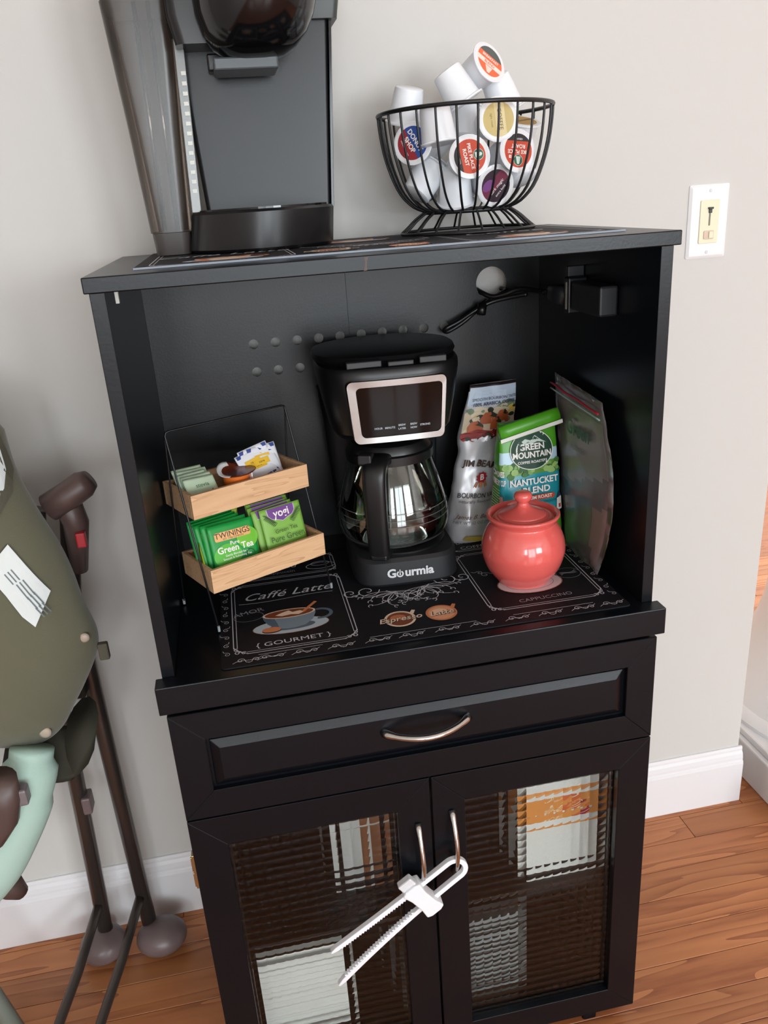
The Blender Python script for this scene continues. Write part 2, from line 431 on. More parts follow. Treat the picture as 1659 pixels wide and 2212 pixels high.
# shelf of the niche with its wider front lip
cobj('niche_shelf', prism([(-.0037, -.0143), (.6443, -.0143), (.6443, .0092), (XR, .0092), (XR, .3795), (XL, .3795), (XL, .0092), (-.0037, .0092)], .7255, ZN), BLACK, bevel=.0012)
cobj('drawer_divider', bx(XL, XR, .012, .379, .545, .56), BLACK_IN)
cobj('inner_shelf', bx(XL, XR, .035, .379, .262, .274), BLACK_IN, bevel=.0008)
cobj('bottom_panel', bx(XL, XR, .012, .379, .040, .055), BLACK_IN)
for x, y in ((.572, .030), (.572, .36), (.05, .030), (.05, .36)): cobj('foot', prism(rrect(x - .012, x + .012, y - .02, y + .02, .004), 0.0005, .0400), BLACK)

def frame_piece(x0, x1, z0, z1, w, side, y0, y1):
    """one mitred frame member of the frame x0..x1, z0..z1"""
    q = {'t': [(x0, z1), (x0 + w, z1 - w), (x1 - w, z1 - w), (x1, z1)], 'b': [(x0, z0), (x1, z0), (x1 - w, z0 + w), (x0 + w, z0 + w)],
         'l': [(x0, z0), (x0 + w, z0 + w), (x0 + w, z1 - w), (x0, z1)], 'r': [(x1, z0), (x1, z1), (x1 - w, z1 - w), (x1 - w, z0 + w)]}[side]
    return prism(q, y0, y1, 'y')
def frame(x0, x1, z0, z1, w, parent, y0=-.0075, y1=.0090):
    for s, n in (('t', 'rail'), ('b', 'rail'), ('l', 'stile'), ('r', 'stile')):
        cobj(n, frame_piece(x0, x1, z0, z1, w, s, y0, y1), BLACK, parent, bevel=.0007, seg=1)
# drawer: board, mitred frame, raised panel, bow handle
DX0, DX1, DZ0, DZ1 = .0029, .6377, .5605, .7178
dr = cobj('drawer', bx(DX0 + .01, DX1 - .01, .0005, .0090, DZ0 + .01, DZ1 - .01), BLACK)
frame(DX0, DX1, DZ0, DZ1, .040, dr)
px0, px1, pz0, pz1 = .0465, .594, .605, .6735
rp = [[(p, .0004, q) for p, q in ((px0, pz0), (px1, pz0), (px1, pz1), (px0, pz1))],
      [(p, -.0022, q) for p, q in ((px0, pz0), (px1, pz0), (px1, pz1), (px0, pz1))],
      [(p, -.0078, q) for p, q in ((px0 + .0115, pz0 + .011), (px1 - .0115, pz0 + .011), (px1 - .0115, pz1 - .011), (px0 + .0115, pz1 - .011))]]
cobj('raised_panel', loft(rp), BLACK, dr, bevel=.0006, seg=1)
def bow(p0, p1, out, r=.0042, fl=.0062):
    p0, p1 = Vector(p0), Vector(p1); o = Vector((0, -out, 0)); pts = []; rad = []
    for i in range(25):
        s = i / 24; b = 1 - (2 * s - 1) ** 4 if False else math.sin(PI * s) ** .75
        pts.append(p0.lerp(p1, s) + o * b); rad.append(r if 2 < i < 22 else fl - (fl - r) * (min(i, 24 - i) / 3))
    return tube(pts, rad, 12)
cobj('handle', bow((.264, -.008, .6425), (.376, -.008, .6455), .027), CHROME, dr, smooth=True)

# doors with pressed-glass panes of little square lenses
PANE = glass('pressed_glass', (240, 244, 243), 1.30)
def pane(x0, x1, z0, z1, y):
    nx, nz = round((x1 - x0) / .0134), round((z1 - z0) / .0134); S = 6; V, F = [], []
    ax, az = nx * S + 1, nz * S + 1
    for yy, lens in ((y - .0008, 1), (y + .0024, 0)):
        for j in range(az):
            for i in range(ax):
                u, v = (i % S) / S, (j % S) / S
                d = (.0038 * (u * (1 - u) + v * (1 - v)) if lens else 0)
                V.append((x0 + (x1 - x0) * i / (ax - 1), yy - d, z0 + (z1 - z0) * j / (az - 1)))
    n = ax * az
    for k in (0, 1):
        for j in range(az - 1):
            for i in range(ax - 1):
                a = k * n + j * ax + i; F.append((a, a + 1, a + ax + 1, a + ax) if k == 0 else (a, a + ax, a + ax + 1, a + 1))
    rim = [i for i in range(ax)] + [j * ax + ax - 1 for j in range(1, az)] + [(az - 1) * ax + i for i in range(ax - 2, -1, -1)] + [j * ax for j in range(az - 2, 0, -1)]
    for a, b in zip(rim, rim[1:] + rim[:1]): F.append((b, a, a + n, b + n))
    return V, F
def door(x0, x1, hx, hz0, hz1, lab):
    z0, z1, w = .0356, .5582, .0455
    d = bpy.data.objects.new('door', None); COL.objects.link(d); d.parent = cab; d['label'] = lab
    frame(x0, x1, z0, z1, w, d)
    gx0, gx1, gz0, gz1 = x0 + w - .003, x1 - w + .003, z0 + w - .003, z1 - w + .003
    o = cobj('glass_pane', pane(gx0, gx1, gz0, gz1, .0045), PANE, d, auto=.2); o['label'] = 'clear pressed glass with a grid of small squares'
    bead = .004
    cobj('glass_bead', join(bx(gx0, gx0 + .006, .0095, .013, gz0, gz1), bx(gx1 - .006, gx1, .0095, .013, gz0, gz1), bx(gx0, gx1, .0095, .013, gz0, gz0 + .006), bx(gx0, gx1, .0095, .013, gz1 - .006, gz1)), BLACK, d)
    cobj('handle', bow((hx, -.008, hz0), (hx, -.008, hz1), .024, r=.0034, fl=.0048), CHROME, d, smooth=True)
door(.0029, .3195, .3005, .380, .486, 'left glass door')
door(.3225, .6377, .3485, .392, .498, 'right glass door')
cobj('hinge', join(bx(-.0012, .0036, .0005, .012, .442, .497), bx(-.0028, -.0006, .001, .0035, .445, .468), bx(-.0028, -.0006, .001, .0035, .471, .494)), mat('brass', (196, 176, 130), .3, metal=1.0), bevel=.0005)
cobj('hinge', join(bx(-.0012, .0036, .0005, .012, .09, .145)), mat('brass', (196, 176, 130), .3, metal=1.0), bevel=.0005)
cobj('shelf_pin', bx(.0268, .0305, .02, .026, ZT - .029, ZT - .016), mat('pin_grey', (176, 176, 168), .4), bevel=.0004)

# ================================================================== chalkboard print mats
MATB = mat('mat_black', (17, 17, 23), 0.62, spec=0.3, bump=(900, 0.08))
C_COFFEE, C_CREAM, C_TAN = ink((122, 62, 36)), ink((232, 208, 184)), ink((206, 128, 84))
C_BLUE, C_BLUE2, C_SAUCER, C_DKB = ink((122, 142, 158)), ink((84, 102, 120)), ink((176, 194, 206)), ink((58, 34, 26))
def spiral(r0, turns, a0=0, n=18, flip=1):
    return [(r0 * (1 - .85 * k / n) * math.cos(a0 + flip * 2 * PI * turns * k / n), r0 * (1 - .85 * k / n) * math.sin(a0 + flip * 2 * PI * turns * k / n)) for k in range(n + 1)]
def swirl(p, x, y, s, rot=0, flip=1, w=.0009, m=None):
    m = m or CHALK
    a = spiral(s, 1.2, 0, 14, flip); c, q = math.cos(rot), math.sin(rot)
    tail = [(s * 1.0, 0), (s * 1.25, -flip * s * .9), (s * 2.2, -flip * s * 1.2)]
    for pts in (a, tail): p.stroke([(x + c * u - q * v, y + q * u + c * v) for u, v in pts], w, m)
def corner(p, x, y, s, sx, sy):
    for k, (r0, dx, dy) in enumerate(((.32, .30, .30), (.22, .78, .20), (.22, .20, .78))):
        p.stroke([(x + sx * s * (dx + r0 * u / 1.0 * 1), y + sy * s * (dy + r0 * v)) for u, v in spiral(1, 1.15, PI * .2 * k, 14)], .0011, CHALK)
    p.stroke([(x + sx * s * u, y + sy * s * v) for u, v in bez((0, 1.25), (.05, .8), (.5, .6), (.45, .3), 8)], .0010, CHALK)
    p.stroke([(x + sx * s * u, y + sy * s * v) for u, v in bez((1.25, 0), (.8, .05), (.6, .5), (.3, .45), 8)], .0010, CHALK)
def panel_lines(p, x0, x1, y0, y1, c=.016):
    for k, w in ((0, .0012), (.0045, .0008)):
        a, b, q, r = x0 + k, x1 - k, y0 + k, y1 - k; cc = c - k
        for A, B in (((a + cc, q), (b - cc, q)), ((b, q + cc), (b, r - cc)), ((b - cc, r), (a + cc, r)), ((a, r - cc), (a, q + cc))):
            p.stroke([A, B], w, CHALK)
    for X, Y, sx, sy in ((x0, y0, 1, 1), (x1, y0, -1, 1), (x0, y1, 1, -1), (x1, y1, -1, -1)): corner(p, X, Y, c, sx, sy)
def cup_art(p, x, y, s, cup, cup2, saucer):
    E = lambda cx, cy, rx, ry, m: p.poly(ellipse(x + s * cx, y + s * cy, s * rx, s * ry), m)
    E(0, -.32, 1.02, .40, C_COFFEE); E(0, -.31, 1.0, .385, saucer); E(0.02, -.34, .62, .20, cup2)
    p.stroke([(x + s * (.82 + .30 * math.cos(a)), y + s * (.12 + .26 * math.sin(a))) for a in [-1.9 + .25 * k for k in range(16)]], s * .10, cup2)
    bowl = [(-.72, .38)] + [(-.72 + .02, .2), (-.60, -.12), (-.38, -.38), (-.1, -.46), (.1, -.46), (.38, -.38), (.6, -.12), (.7, .2)] + [(.72, .38)]
    p.poly([(x + s * a, y + s * b) for a, b in bowl], cup)
    p.poly([(x + s * a, y + s * b) for a, b in [(-.72, .38), (-.68, .1), (-.5, -.25), (-.3, -.42), (-.35, -.1), (-.45, .35)]], cup2)
    E(0, .38, .72, .25, C_CREAM); E(0, .38, .66, .215, C_COFFEE)
    p.poly([(x + s * a, y + s * b) for a, b in [(-.38, .34), (-.2, .26), (.05, .3), (.25, .25), (.42, .36), (.3, .46), (.1, .42), (0, .54), (-.18, .46)]], C_CREAM)
    p.stroke([(x + s * .38, y + s * .36), (x + s * .78, y + s * .86)], s * .09, C_TAN)
    for dy, m in ((-.46, C_DKB), (-.40, C_TAN)): p.poly(ellipse(x - s * .52, y + s * dy, s * .25, s * .13), m)
def badge(p, x, y, r, inner, inner2, word, rimc):
    p.poly(ellipse(x, y, r, r), rimc); p.poly([(x + r * a, y + r * b) for a, b in ((.7, .55), (.95, .95), (1.15, .85), (.95, .4))], rimc)
    p.poly(ellipse(x, y, r * .84, r * .84), inner); p.poly(ellipse(x - r * .1, y + r * .2, r * .5, r * .35, 16), inner2)
    p.text(word, r * .78, C_DKB, x + r * .03, y - r * .03, .05, shear=.25, bold=.05)
    p.text(word, r * .78, C_CREAM, x, y, .05, shear=.25, bold=.012)
def acanthus(p, x, y, s, flip):
    for k in range(13):
        a = -2.5 + k * .21; L = s * (.55 + .45 * math.sin(k * .9 + .5) ** 2)
        d = (math.cos(a), math.sin(a)); n = (-d[1], d[0]); b = (.25 if k % 2 else -.2)
        pts = bez((0, 0), (d[0] * L * .4 + n[0] * L * b, d[1] * L * .4 + n[1] * L * b), (d[0] * L * .8 + n[0] * L * b * 1.3, d[1] * L * .8 + n[1] * L * b * 1.3), (d[0] * L, d[1] * L), 7)
        p.stroke([(x + flip * (u - .3 * s), y + v * .75) for u, v in pts], .0013, CHALK, taper=True)
        e = pts[-1]; p.stroke([(x + flip * (e[0] - .3 * s + u), y + .75 * (e[1]) + v) for u, v in spiral(s * .085, .8, a, 8, 1)], .0011, CHALK)
    for r0, dx in ((.30, .35), (.22, .75)):
        p.stroke([(x + flip * (s * dx + u), y + s * .2 + v) for u, v in spiral(s * r0, 1.3, PI, 16)], .0014, CHALK)
def chalk_mat(name, label, z, x0, x1, y0, y1):
    t = thing(name, label, 'mat', at((x0 + x1) / 2, (y0 + y1) / 2, z))
    w, d = (x1 - x0) / 2, (y1 - y0) / 2
    obj('mat_body', prism(rrect(-w, w, -d, d, .006), 0.0001, .0018), MATB, t, bevel=.0004, seg=1)
    p = Print(plane_fn((-(x0 + x1) / 2, -(y0 + y1) / 2, .0018), (1, 0, 0), (0, 1, 0)), step=.000004, base=.00006)
    return t, p
# mat of the niche
t, p = chalk_mat('counter_mat', 'black chalkboard print mat with cup drawings on the niche shelf', ZN, .074, .605, .004, .318)
panel_lines(p, .090, .248, .032, .228); panel_lines(p, .427, .588, .042, .228)
panel_lines(p, .090, .248, .240, .306, .012); panel_lines(p, .427, .588, .240, .306, .012)
cup_art(p, .166, .103, .050, C_BLUE, C_BLUE2, C_SAUCER)
p.text('Caffé Latte', .0285, CHALK, .168, .186, .03, shear=.45)
p.stroke(bez((.10, .168), (.15, .160), (.19, .176), (.232, .170)), .0008, CHALK)
p.text('AMOR', .015, CHALK2, .112, .140, .25); p.stroke(ellipse(.112, .128, .020, .013), .0006, CHALK2, closed=True)
p.text('{ GOURMET }', .014, CHALK, .166, .048, .03, sx=1.15)
p.text('Good', .018, CHALK, .168, .274, 0, shear=.3); p.text('cappuccin', .011, CHALK2, .165, .256, 0)
p.stroke(ellipse(.226, .262, .022, .011), .0012, CHALK, closed=True); p.stroke(ellipse(.226, .270, .014, .007), .0010, CHALK, closed=True)
badge(p, .307, .060, .021, C_COFFEE, ink((188, 112, 74)), 'Espresso', C_CREAM)
badge(p, .363, .060, .021, ink((226, 160, 120)), ink((240, 196, 160)), 'Latte', C_TAN)
acanthus(p, .300, .140, .060, -1); acanthus(p, .374, .143, .060, 1)
p.stroke(bez((.305, .145), (.325, .12), (.345, .12), (.368, .147)), .0016, CHALK)
# saucer drawing under the sugar pot and the words around it
p.poly(ellipse(.503, .105, .047, .030), ink((150, 96, 74))); p.poly(ellipse(.503, .105, .0455, .0285), ink((206, 196, 200)))
p.stroke(ellipse(.503, .105, .034, .020), .0008, ink((120, 100, 104)), closed=True)
p.text('CAPPUCCINO', .012, CHALK2, .508, .058, .03); p.stroke(ellipse(.565, .118, .018, .016), .0007, CHALK2, closed=True)
for k in range(6): p.stroke(bez((.553, .112 + .002 * k), (.56, .124), (.568, .112), (.578, .116 + .002 * k), 5), .0005, CHALK2)
swirl(p, .452, .150, .007, .6); swirl(p, .446, .158, .005, 2.2, -1)
p.text('COFFEE TIME', .013, CHALK, .482, .250, 0); p.text('DARK ROAST', .012, CHALK, .478, .270, 0)
for x_, r_ in ((.098, 0), (.128, .5), (.170, .2), (.215, .1), (.262, .3), (.305, 0), (.352, .25), (.398, .1), (.445, .3), (.49, 0), (.535, .2), (.575, .1)):
    swirl(p, x_, .016, .0052, r_, 1, .0008); swirl(p, x_ + .019, .015, .0045, PI - r_, -1, .0008)
    p.stroke(bez((x_ - .01, .011), (x_, .022), (x_ + .014, .008), (x_ + .026, .020), 8), .0007, CHALK)
p.stroke([(.12, .0235), (.20, .0240)], .0007, CHALK); p.stroke([(.26, .0235), (.40, .0235)], .0007, CHALK); p.stroke([(.45, .024), (.56, .024)], .0007, CHALK)
for k in range(9): swirl(p, .0815, .035 + .021 * k, .0042, PI / 2 + .2 * (k % 3), 1 if k % 2 else -1, .0007)
for k in range(9): swirl(p, .597, .04 + .021 * k, .0042, PI / 2, 1 if k % 2 else -1, .0007)
p.build('chalk_print', t)
# mat on the cabinet top
t, p = chalk_mat('cabinet_top_mat', 'black chalkboard print mat lying on the cabinet top', ZT, .045, .600, .052, .372)
panel_lines(p, .060, .220, .070, .330); panel_lines(p, .420, .585, .070, .330)
panel_lines(p, .235, .405, .200, .350)
for x_, y_ in ((.14, .11), (.50, .105), (.315, .28)): cup_art(p, x_, y_, .045, C_CREAM, C_TAN, C_SAUCER)
badge(p, .262, .105, .024, C_COFFEE, ink((188, 112, 74)), 'Espresso', C_CREAM); badge(p, .352, .092, .024, ink((226, 160, 120)), C_CREAM, 'Latte', C_TAN)
p.text('Caffé Latte', .036, CHALK, .14, .19, 0, shear=.3); p.text('Coffee', .04, CHALK, .5, .2, 0, shear=.3)
for k in range(12): swirl(p, .075 + .043 * k, .062, .005, .2, 1, .0008)
acanthus(p, .300, .165, .05, -1); acanthus(p, .345, .165, .05, 1)
p.build('chalk_print', t)
obj('front_highlight', bx(-.2765, .2765, -.1603, -.1588, .0003, .0024), mat('highlight_grey', (150, 160, 172), .4), t)  # pale strip: highlight along the mat's front edge, painted as colour

# ================================================================== pod coffee machine on the cabinet top
KB = mat('machine_black', (24, 23, 25), 0.28); KG = mat('machine_grey', (22, 24, 27), 0.34, spec=.4, bump=(400, .03))
KD = mat('machine_dark_gloss', (12, 12, 14), 0.12)
SMOKE = thin_clear('smoked_tank', (176, 166, 158), .0, .28, .06, (120, 112, 106))
t = thing('pod_coffee_machine', 'tall black pod coffee machine with a smoky water tank on its left side', 'coffee machine', at(.18, .28, ZT + .0021))
def k(name, vf, m, parent=None, **kw): return obj(name, loc(t, vf), m, parent or t, **kw)
Z0 = ZT + .0022
def dring(z, xl, xr, yf, yb, bulge, r=.0, n=18):
    """plan outline with a bowed front"""
    pts = [(xl + (xr - xl) * i / n, yf - bulge * math.sin(PI * i / n) ** .7, z) for i in range(n + 1)]
    return pts + [(xr, yb, z), (xl, yb, z)]
k('base', loft([dring(Z0 + .004, .102, .286, .262, .375, .068), dring(Z0 + .0005, .104, .284, .262, .373, .066), dring(Z0 + .004, .101, .287, .262, .375, .070), dring(Z0 + .046, .108, .291, .262, .375, .072), dring(Z0 + .049, .110, .289, .264, .375, .070)][1:]), KB, auto=.5)
k('drip_grille', loft([dring(Z0 + .0492, .116, .283, .268, .30, .066), dring(Z0 + .0515, .116, .283, .268, .30, .066)]), KD)
k('column_body', loft([[(x_, y_, z_) for x_, y_ in rrect(.128 - g, .291 + g * 1.3, .283, .378, .006)] for z_, g in ((Z0 + .046, 0), (Z0 + .27, .012), (Z0 + .335, .014))]), KG, auto=.6)
k('side_trim', loft([[(x_, y_, z_) for x_, y_ in rrect(.2905 + g, .2945 + g, .281, .378, .001)] for z_, g in ((Z0 + .046, 0), (Z0 + .27, .0158))]), KD)
k('shoulder', loft([[(x_, y_, z_) for x_, y_ in rrect(.11, .3165 + g, .272 - g, .38, .008)] for z_, g in ((Z0 + .262, 0), (Z0 + .282, .003), (Z0 + .335, .002))]), mat('machine_shoulder', (54, 60, 58), .4), auto=.6)
# water tank on the left: smoky clear shell with a foot, ribs and a dark lid
tk = [[(x_, y_, z_) for x_, y_ in rrect(.054 - g, .104 + g * .9, .262 - g * .4, .374, .016, 4)] for z_, g in ((Z0 + .028, .001), (Z0 + .15, .008), (Z0 + .285, .018))]
k('water_tank', loft(tk), SMOKE, auto=.5)
k('tank_foot', loft([[(x_, y_, z_) for x_, y_ in rrect(.057 - g, .102 + g, .263 - g, .373, .014, 4)] for z_, g in ((Z0 + .0005, 0), (Z0 + .0275, .002))]), mat('tank_foot', (74, 68, 66), .25), auto=.5)
k('tank_lid', loft([[(x_, y_, z_) for x_, y_ in rrect(.038 - g, .122 + g, .255 - g, .378, .02, 4)] for z_, g in ((Z0 + .2855, 0), (Z0 + .293, .003), (Z0 + .335, .0))]), KB, auto=.5)
for x_, r_ in ((.072, .003), (.088, .003)):
    k('tank_rib', tube([(x_, .269, Z0 + .03), (x_ + .004, .263, Z0 + .283)], r_, 8), thin_clear('tank_rib_clear', (200, 198, 196), .25, .08, .15), smooth=True)
k('level_scale', loft([[(x_, y_, z_) for x_, y_ in rrect(.109 + g, .121 + g, .262, .268, .001)] for z_, g in ((Z0 + .05, 0), (Z0 + .245, .006))]), thin_clear('scale_clear', (170, 168, 162), .05, .25, .4, (112, 112, 106)))
for q in range(13): k('scale_mark', tf(Matrix.Translation((.1165 + .006 * q / 13, .2612, Z0 + .075 + .011 * q)), bx(-.0028, .0028, -.0006, .0006, -.0022, .0022)), ink((214, 216, 208)))
# brew head that hangs over the drip tray
hd = []
for z_, sx_, sy_, cy in ((Z0 + .211, .020, .018, .215), (Z0 + .214, .034, .034, .213), (Z0 + .222, .048, .052, .212), (Z0 + .236, .060, .066, .212), (Z0 + .256, .068, .075, .212), (Z0 + .285, .073, .080, .212), (Z0 + .335, .076, .084, .212)):
    hd.append([(.206 + .012 * (z_ - Z0 - .21) / .1 + sx_ * math.cos(a), cy + sy_ * math.sin(a), z_) for a in [2 * PI * i / 36 for i in range(36)]])
k('brew_head', loft(hd), KD, auto=.7)
k('head_arm', loft([[(x_, y_, z_) for x_, y_ in rrect(.118 - g, .215, .225, .30, .012)] for z_, g in ((Z0 + .232, 0), (Z0 + .262, .006), (Z0 + .335, .008))]), KB, auto=.6)
k('needle_plate', bx(.158, .232, .200, .262, Z0 + .200, Z0 + .2135), mat('plate_grey', (70, 76, 80), .3), bevel=.002)
k('splash_plate', bx(.152, .225, .255, .284, Z0 + .207, Z0 + .226), KB, bevel=.002)
k('button', tf(Matrix.Translation((.3, .271, Z0 + .302)) @ Matrix.Rotation(PI / 2, 4, 'X'), lathe([(.006, 0), (.006, .002), (.004, .0026)], 20)), KB, smooth=True)

# ================================================================== wire fruit basket of coffee pods
BC = Vector((.4835, .300, ZT + .0022))
t = thing('wire_basket', 'black wire pedestal bowl full of coffee pods on the cabinet top', 'basket', at(*BC))
ZR = 1.382 - BC.z
bowl = [(.058, .0290), (.075, .0365), (.092, .054), (.104, .080), (.112, .108), (.116, .135), (.1172, ZR)]
bowl = smooth_path([(r_, 0, z_) for r_, z_ in bowl], 3)
footc = smooth_path([(.058, 0, .029), (.063, 0, .0265), (.074, 0, .019), (.084, 0, .010), (.0925, 0, .0030)], 3)
rb = obj('rib', tube(bowl, .0016, 6), WIRE, t, smooth=True); fb = obj('foot_wire', tube(footc, .0016, 6), WIRE, t, smooth=True)
NR = 28
for i in range(NR):
    a = 2 * PI * (i + .35) / NR
    for src in ((rb,) if i else (rb,)):
        o = src if i == 0 else src.copy()
        if i: COL.objects.link(o); o.parent = t
        o.matrix_basis = Matrix.Rotation(a, 4, 'Z')
NF = 18
for i in range(NF):
    o = fb if i == 0 else fb.copy()
    if i: COL.objects.link(o); o.parent = t
    o.matrix_basis = Matrix.Rotation(2 * PI * (i + .3) / NF, 4, 'Z')
def circ(r_, z_, n=64): return [(r_ * math.cos(2 * PI * i / n), r_ * math.sin(2 * PI * i / n), z_) for i in range(n)]
obj('rim', tube(circ(.1172, ZR), .0027, 8, closed=True), WIRE, t, smooth=True)
obj('waist_ring', tube(circ(.058, .0285), .0028, 8, closed=True), WIRE, t, smooth=True)
obj('foot_ring', tube(circ(.0925, .0024), .0022, 8, closed=True), WIRE, t, smooth=True)
obj('floor_wire', tube([(-.058, 0, .0285), (.058, 0, .0285)], .0016, 6), WIRE, t, smooth=True)
obj('floor_wire', tube([(0, -.058, .0285), (0, .058, .0285)], .0016, 6), WIRE, t, smooth=True)
obj('floor_wire', tube([(-.041, -.041, .0290), (.041, .041, .0290)], .0016, 6), WIRE, t, smooth=True)

POD = mat('pod_white', (240, 242, 246), 0.38, spec=.4); FOIL = mat('pod_foil_white', (232, 232, 234), .3)
PS = 1.03
def cup_vf():
    return lathe([(s * PS, z * PS) for s, z in ((.0, .0), (.0165, 0), (.0182, .0012), (.0190, .006), (.0222, .0405), (.0228, .0415), (.0258, .0418), (.0258, .0432), (.0250, .0436))], 32, False, True)
_cup = [None]
def pod(c, d, roll, lid, label):
    """c: centre of the pod, d: direction the lid faces"""
    d = Vector(d).normalized(); zq = d.to_track_quat('Z', 'Y').to_matrix().to_4x4()
    M = Matrix.Translation(c) @ zq @ Matrix.Rotation(roll, 4, 'Z') @ Matrix.Translation((0, 0, -.022 * PS))
    t = thing('coffee_pod', label, 'coffee pod', M, 'coffee pods in the wire basket')
    if _cup[0] is None: cupo = obj('cup', cup_vf(), POD, t, auto=.7); _cup[0] = cupo
    else: cupo = _cup[0].copy(); COL.objects.link(cupo); cupo.parent = t
    zt_ = .0437 * PS
    lo = obj('lid', tf(Matrix.Translation((0, 0, zt_)), lathe([(.0249 * PS, -.0003), (.0249 * PS, .0002), (.0235 * PS, .0005)], 32)), FOIL, t)
    if lid:
        p = Print(lambda u, v, o_: Vector((u, v, zt_ + .0005 + o_)), step=.00003, base=.00004)
        lid(p); p.build('lid_print', lo)
def disc(p, m, r_=.0205): p.poly(ellipse(0, 0, r_, r_, 32), m)
def chord(y0, y1, r_=.0205, n=14):
    pts = []
    for s_, ys in ((1, [y0 + (y1 - y0) * i / n for i in range(n + 1)]), (-1, [y1 - (y1 - y0) * i / n for i in range(n + 1)])):
        pts += [(s_ * math.sqrt(max(0, r_ * r_ - q * q)), q) for q in ys]
    return pts
RED, WHT, INK = ink((196, 66, 34)), ink((240, 236, 232)), ink((28, 27, 30))
def roast(l1, l2, rot=0.0):
    def f(p):
        disc(p, RED); p.poly(chord(-.0205, -.0115), INK); p.text('VERIFIED', .0032, WHT, 0, -.0142)
        p.text(l1, .0062, WHT, 0, .0012, bold=.02); p.text(l2, .0066, WHT, 0, -.0055, bold=.02)
        p.poly(ellipse(0, .0115, .0068, .0068, 20), WHT); p.poly(ellipse(0, .0115, .0064, .0064, 20), ink((34, 92, 68)))
        p.poly([(a * .005, b * .005 + .0115) for a, b in ((-.7, -.9), (-.5, .1), (-.35, .8), (0, 1.0), (.35, .8), (.5, .1), (.7, -.9))], ink((206, 220, 208)))
        p.poly([(.0105, .0060), (.0140, .0060), (.0140, .0095), (.0105, .0095)], WHT); p.text('K', .0034, RED, .01225, .0077)
    return f
def lid_orange(p):
    disc(p, ink((238, 108, 66))); p.poly(chord(.0085, .0205), ink((84, 92, 90))); p.poly(chord(-.0075, -.0005), ink((246, 222, 210)))
    p.text('BREAKFAST', .0052, WHT, 0, .0045, bold=.02); p.text('BLEND', .0055, ink((226, 96, 60)), 0, -.004, bold=.02)
    p.poly([(-.006, -.0085), (.006, -.0085), (.002, -.018), (-.002, -.018)], ink((240, 214, 200)))
def lid_gold(p):
    disc(p, ink((206, 184, 118))); p.poly(chord(-.004, .009), ink((226, 208, 158))); p.text('COFFEE', .0075, ink((96, 78, 40)), 0, .002); p.text('light roast', .004, ink((110, 92, 50)), 0, -.009)
def lid_brown(p):
    disc(p, ink((176, 140, 62))); p.poly(chord(-.003, .002), ink((120, 84, 30)))
def lid_blue(p):
    disc(p, ink((36, 74, 150))); p.poly(chord(-.0205, -.002), ink((150, 34, 44))); p.text('DONUT', .0085, WHT, -.001, .0045, .12, bold=.03); p.text('SHOP', .0085, WHT, 0, -.0045, .12, bold=.03); p.text('medium roast', .0038, WHT, 0, -.012)
def lid_purple(p):
    disc(p, ink((44, 14, 36))); p.poly(chord(-.004, .010), ink((112, 26, 58))); p.poly(ellipse(-.008, .008, .009, .006, 16), ink((120, 60, 130))); p.text('dark magic', .0058, WHT, 0, -.002, .1, shear=.2); p.text('extra bold', .0045, WHT, .001, -.0095, .1)
PODS = [((0.4972, 0.2801, 1.4256), (.46, -.80, .38), 2.5 - PI, lid_orange, 'coffee pod with an orange lid perched on top of the pile'),
 ((0.4613, 0.2619, 1.4069), (.50, -.12, -.85), 0, None, 'white coffee pod tipped lid down left of the orange one'),
 ((0.5350, 0.3000, 1.4005), (.42, .1, -.9), 0, None, 'white coffee pod tipped lid down right below the orange one'),
 ((0.4060, 0.3050, 1.3920), (-.15, .25, -.95), 0, None, 'white coffee pod rising over the left side of the rim'),
 ((0.4281, 0.2368, 1.3621), (.10, -.10, -1), 0, None, 'white coffee pod hanging lid down behind the front wires on the left'),
 ((0.5043, 0.2430, 1.3627), (.0, -.97, .05), -1.45, lid_gold, 'coffee pod with a gold lid facing forward at the rim'),
 ((0.5640, 0.3120, 1.3460), (.10, -.35, .93), .3, lid_brown, 'coffee pod with a brown gold lid facing up at the right rim'),
 ((0.4634, 0.2321, 1.3191), (-.05, -.98, .14), -1.4, roast('PIKE PLACE', 'ROAST'), 'coffee pod with a red lid turned sideways in the middle of the basket'),
 ((0.5257, 0.2438, 1.3238), (.22, -.95, .1), PI - .1, roast('PIKE PLACE', 'ROAST'), 'coffee pod with an upside down red lid below the gold one'),
 ((0.5012, 0.2576, 1.2901), (.14, -.92, -.18), .75, lid_purple, 'coffee pod with a dark purple lid at the bottom'),
 ((0.4117, 0.2722, 1.3413), (-.55, -.82, .12), -1.1, lid_blue, 'coffee pod with a blue and red lid at the left wires'),
 ((0.4578, 0.2635, 1.2890), (.1, .32, -.95), 0, None, 'white coffee pod standing lid down left of the purple one'),
 ((0.4194, 0.2800, 1.2984), (.62, .2, .75), 0, None, 'white coffee pod below the blue lidded one'),
 ((0.5521, 0.2833, 1.3097), (-.2, .5, .85), 0, None, 'white coffee pod at the right wires under the brown gold lid'),
 ((0.4321, 0.3220, 1.3003), (.3, .4, .85), 0, None, 'white coffee pod deep in the left rear of the basket'),
 ((0.4870, 0.3050, 1.3620), (.3, .5, .8), 0, None, 'white coffee pod in the middle of the heap'),
 ((0.5335, 0.3178, 1.2894), (.5, .3, .8), 0, None, 'white coffee pod deep in the right rear of the basket'),
 ((0.4900, 0.3300, 1.3000), (-.4, .6, .7), 0, None, 'white coffee pod at the back of the basket'),
 ((0.4420, 0.3180, 1.3520), (-.5, .5, .7), 0, None, 'white coffee pod behind the hanging one on the left')]
for a in PODS: pod(*a)

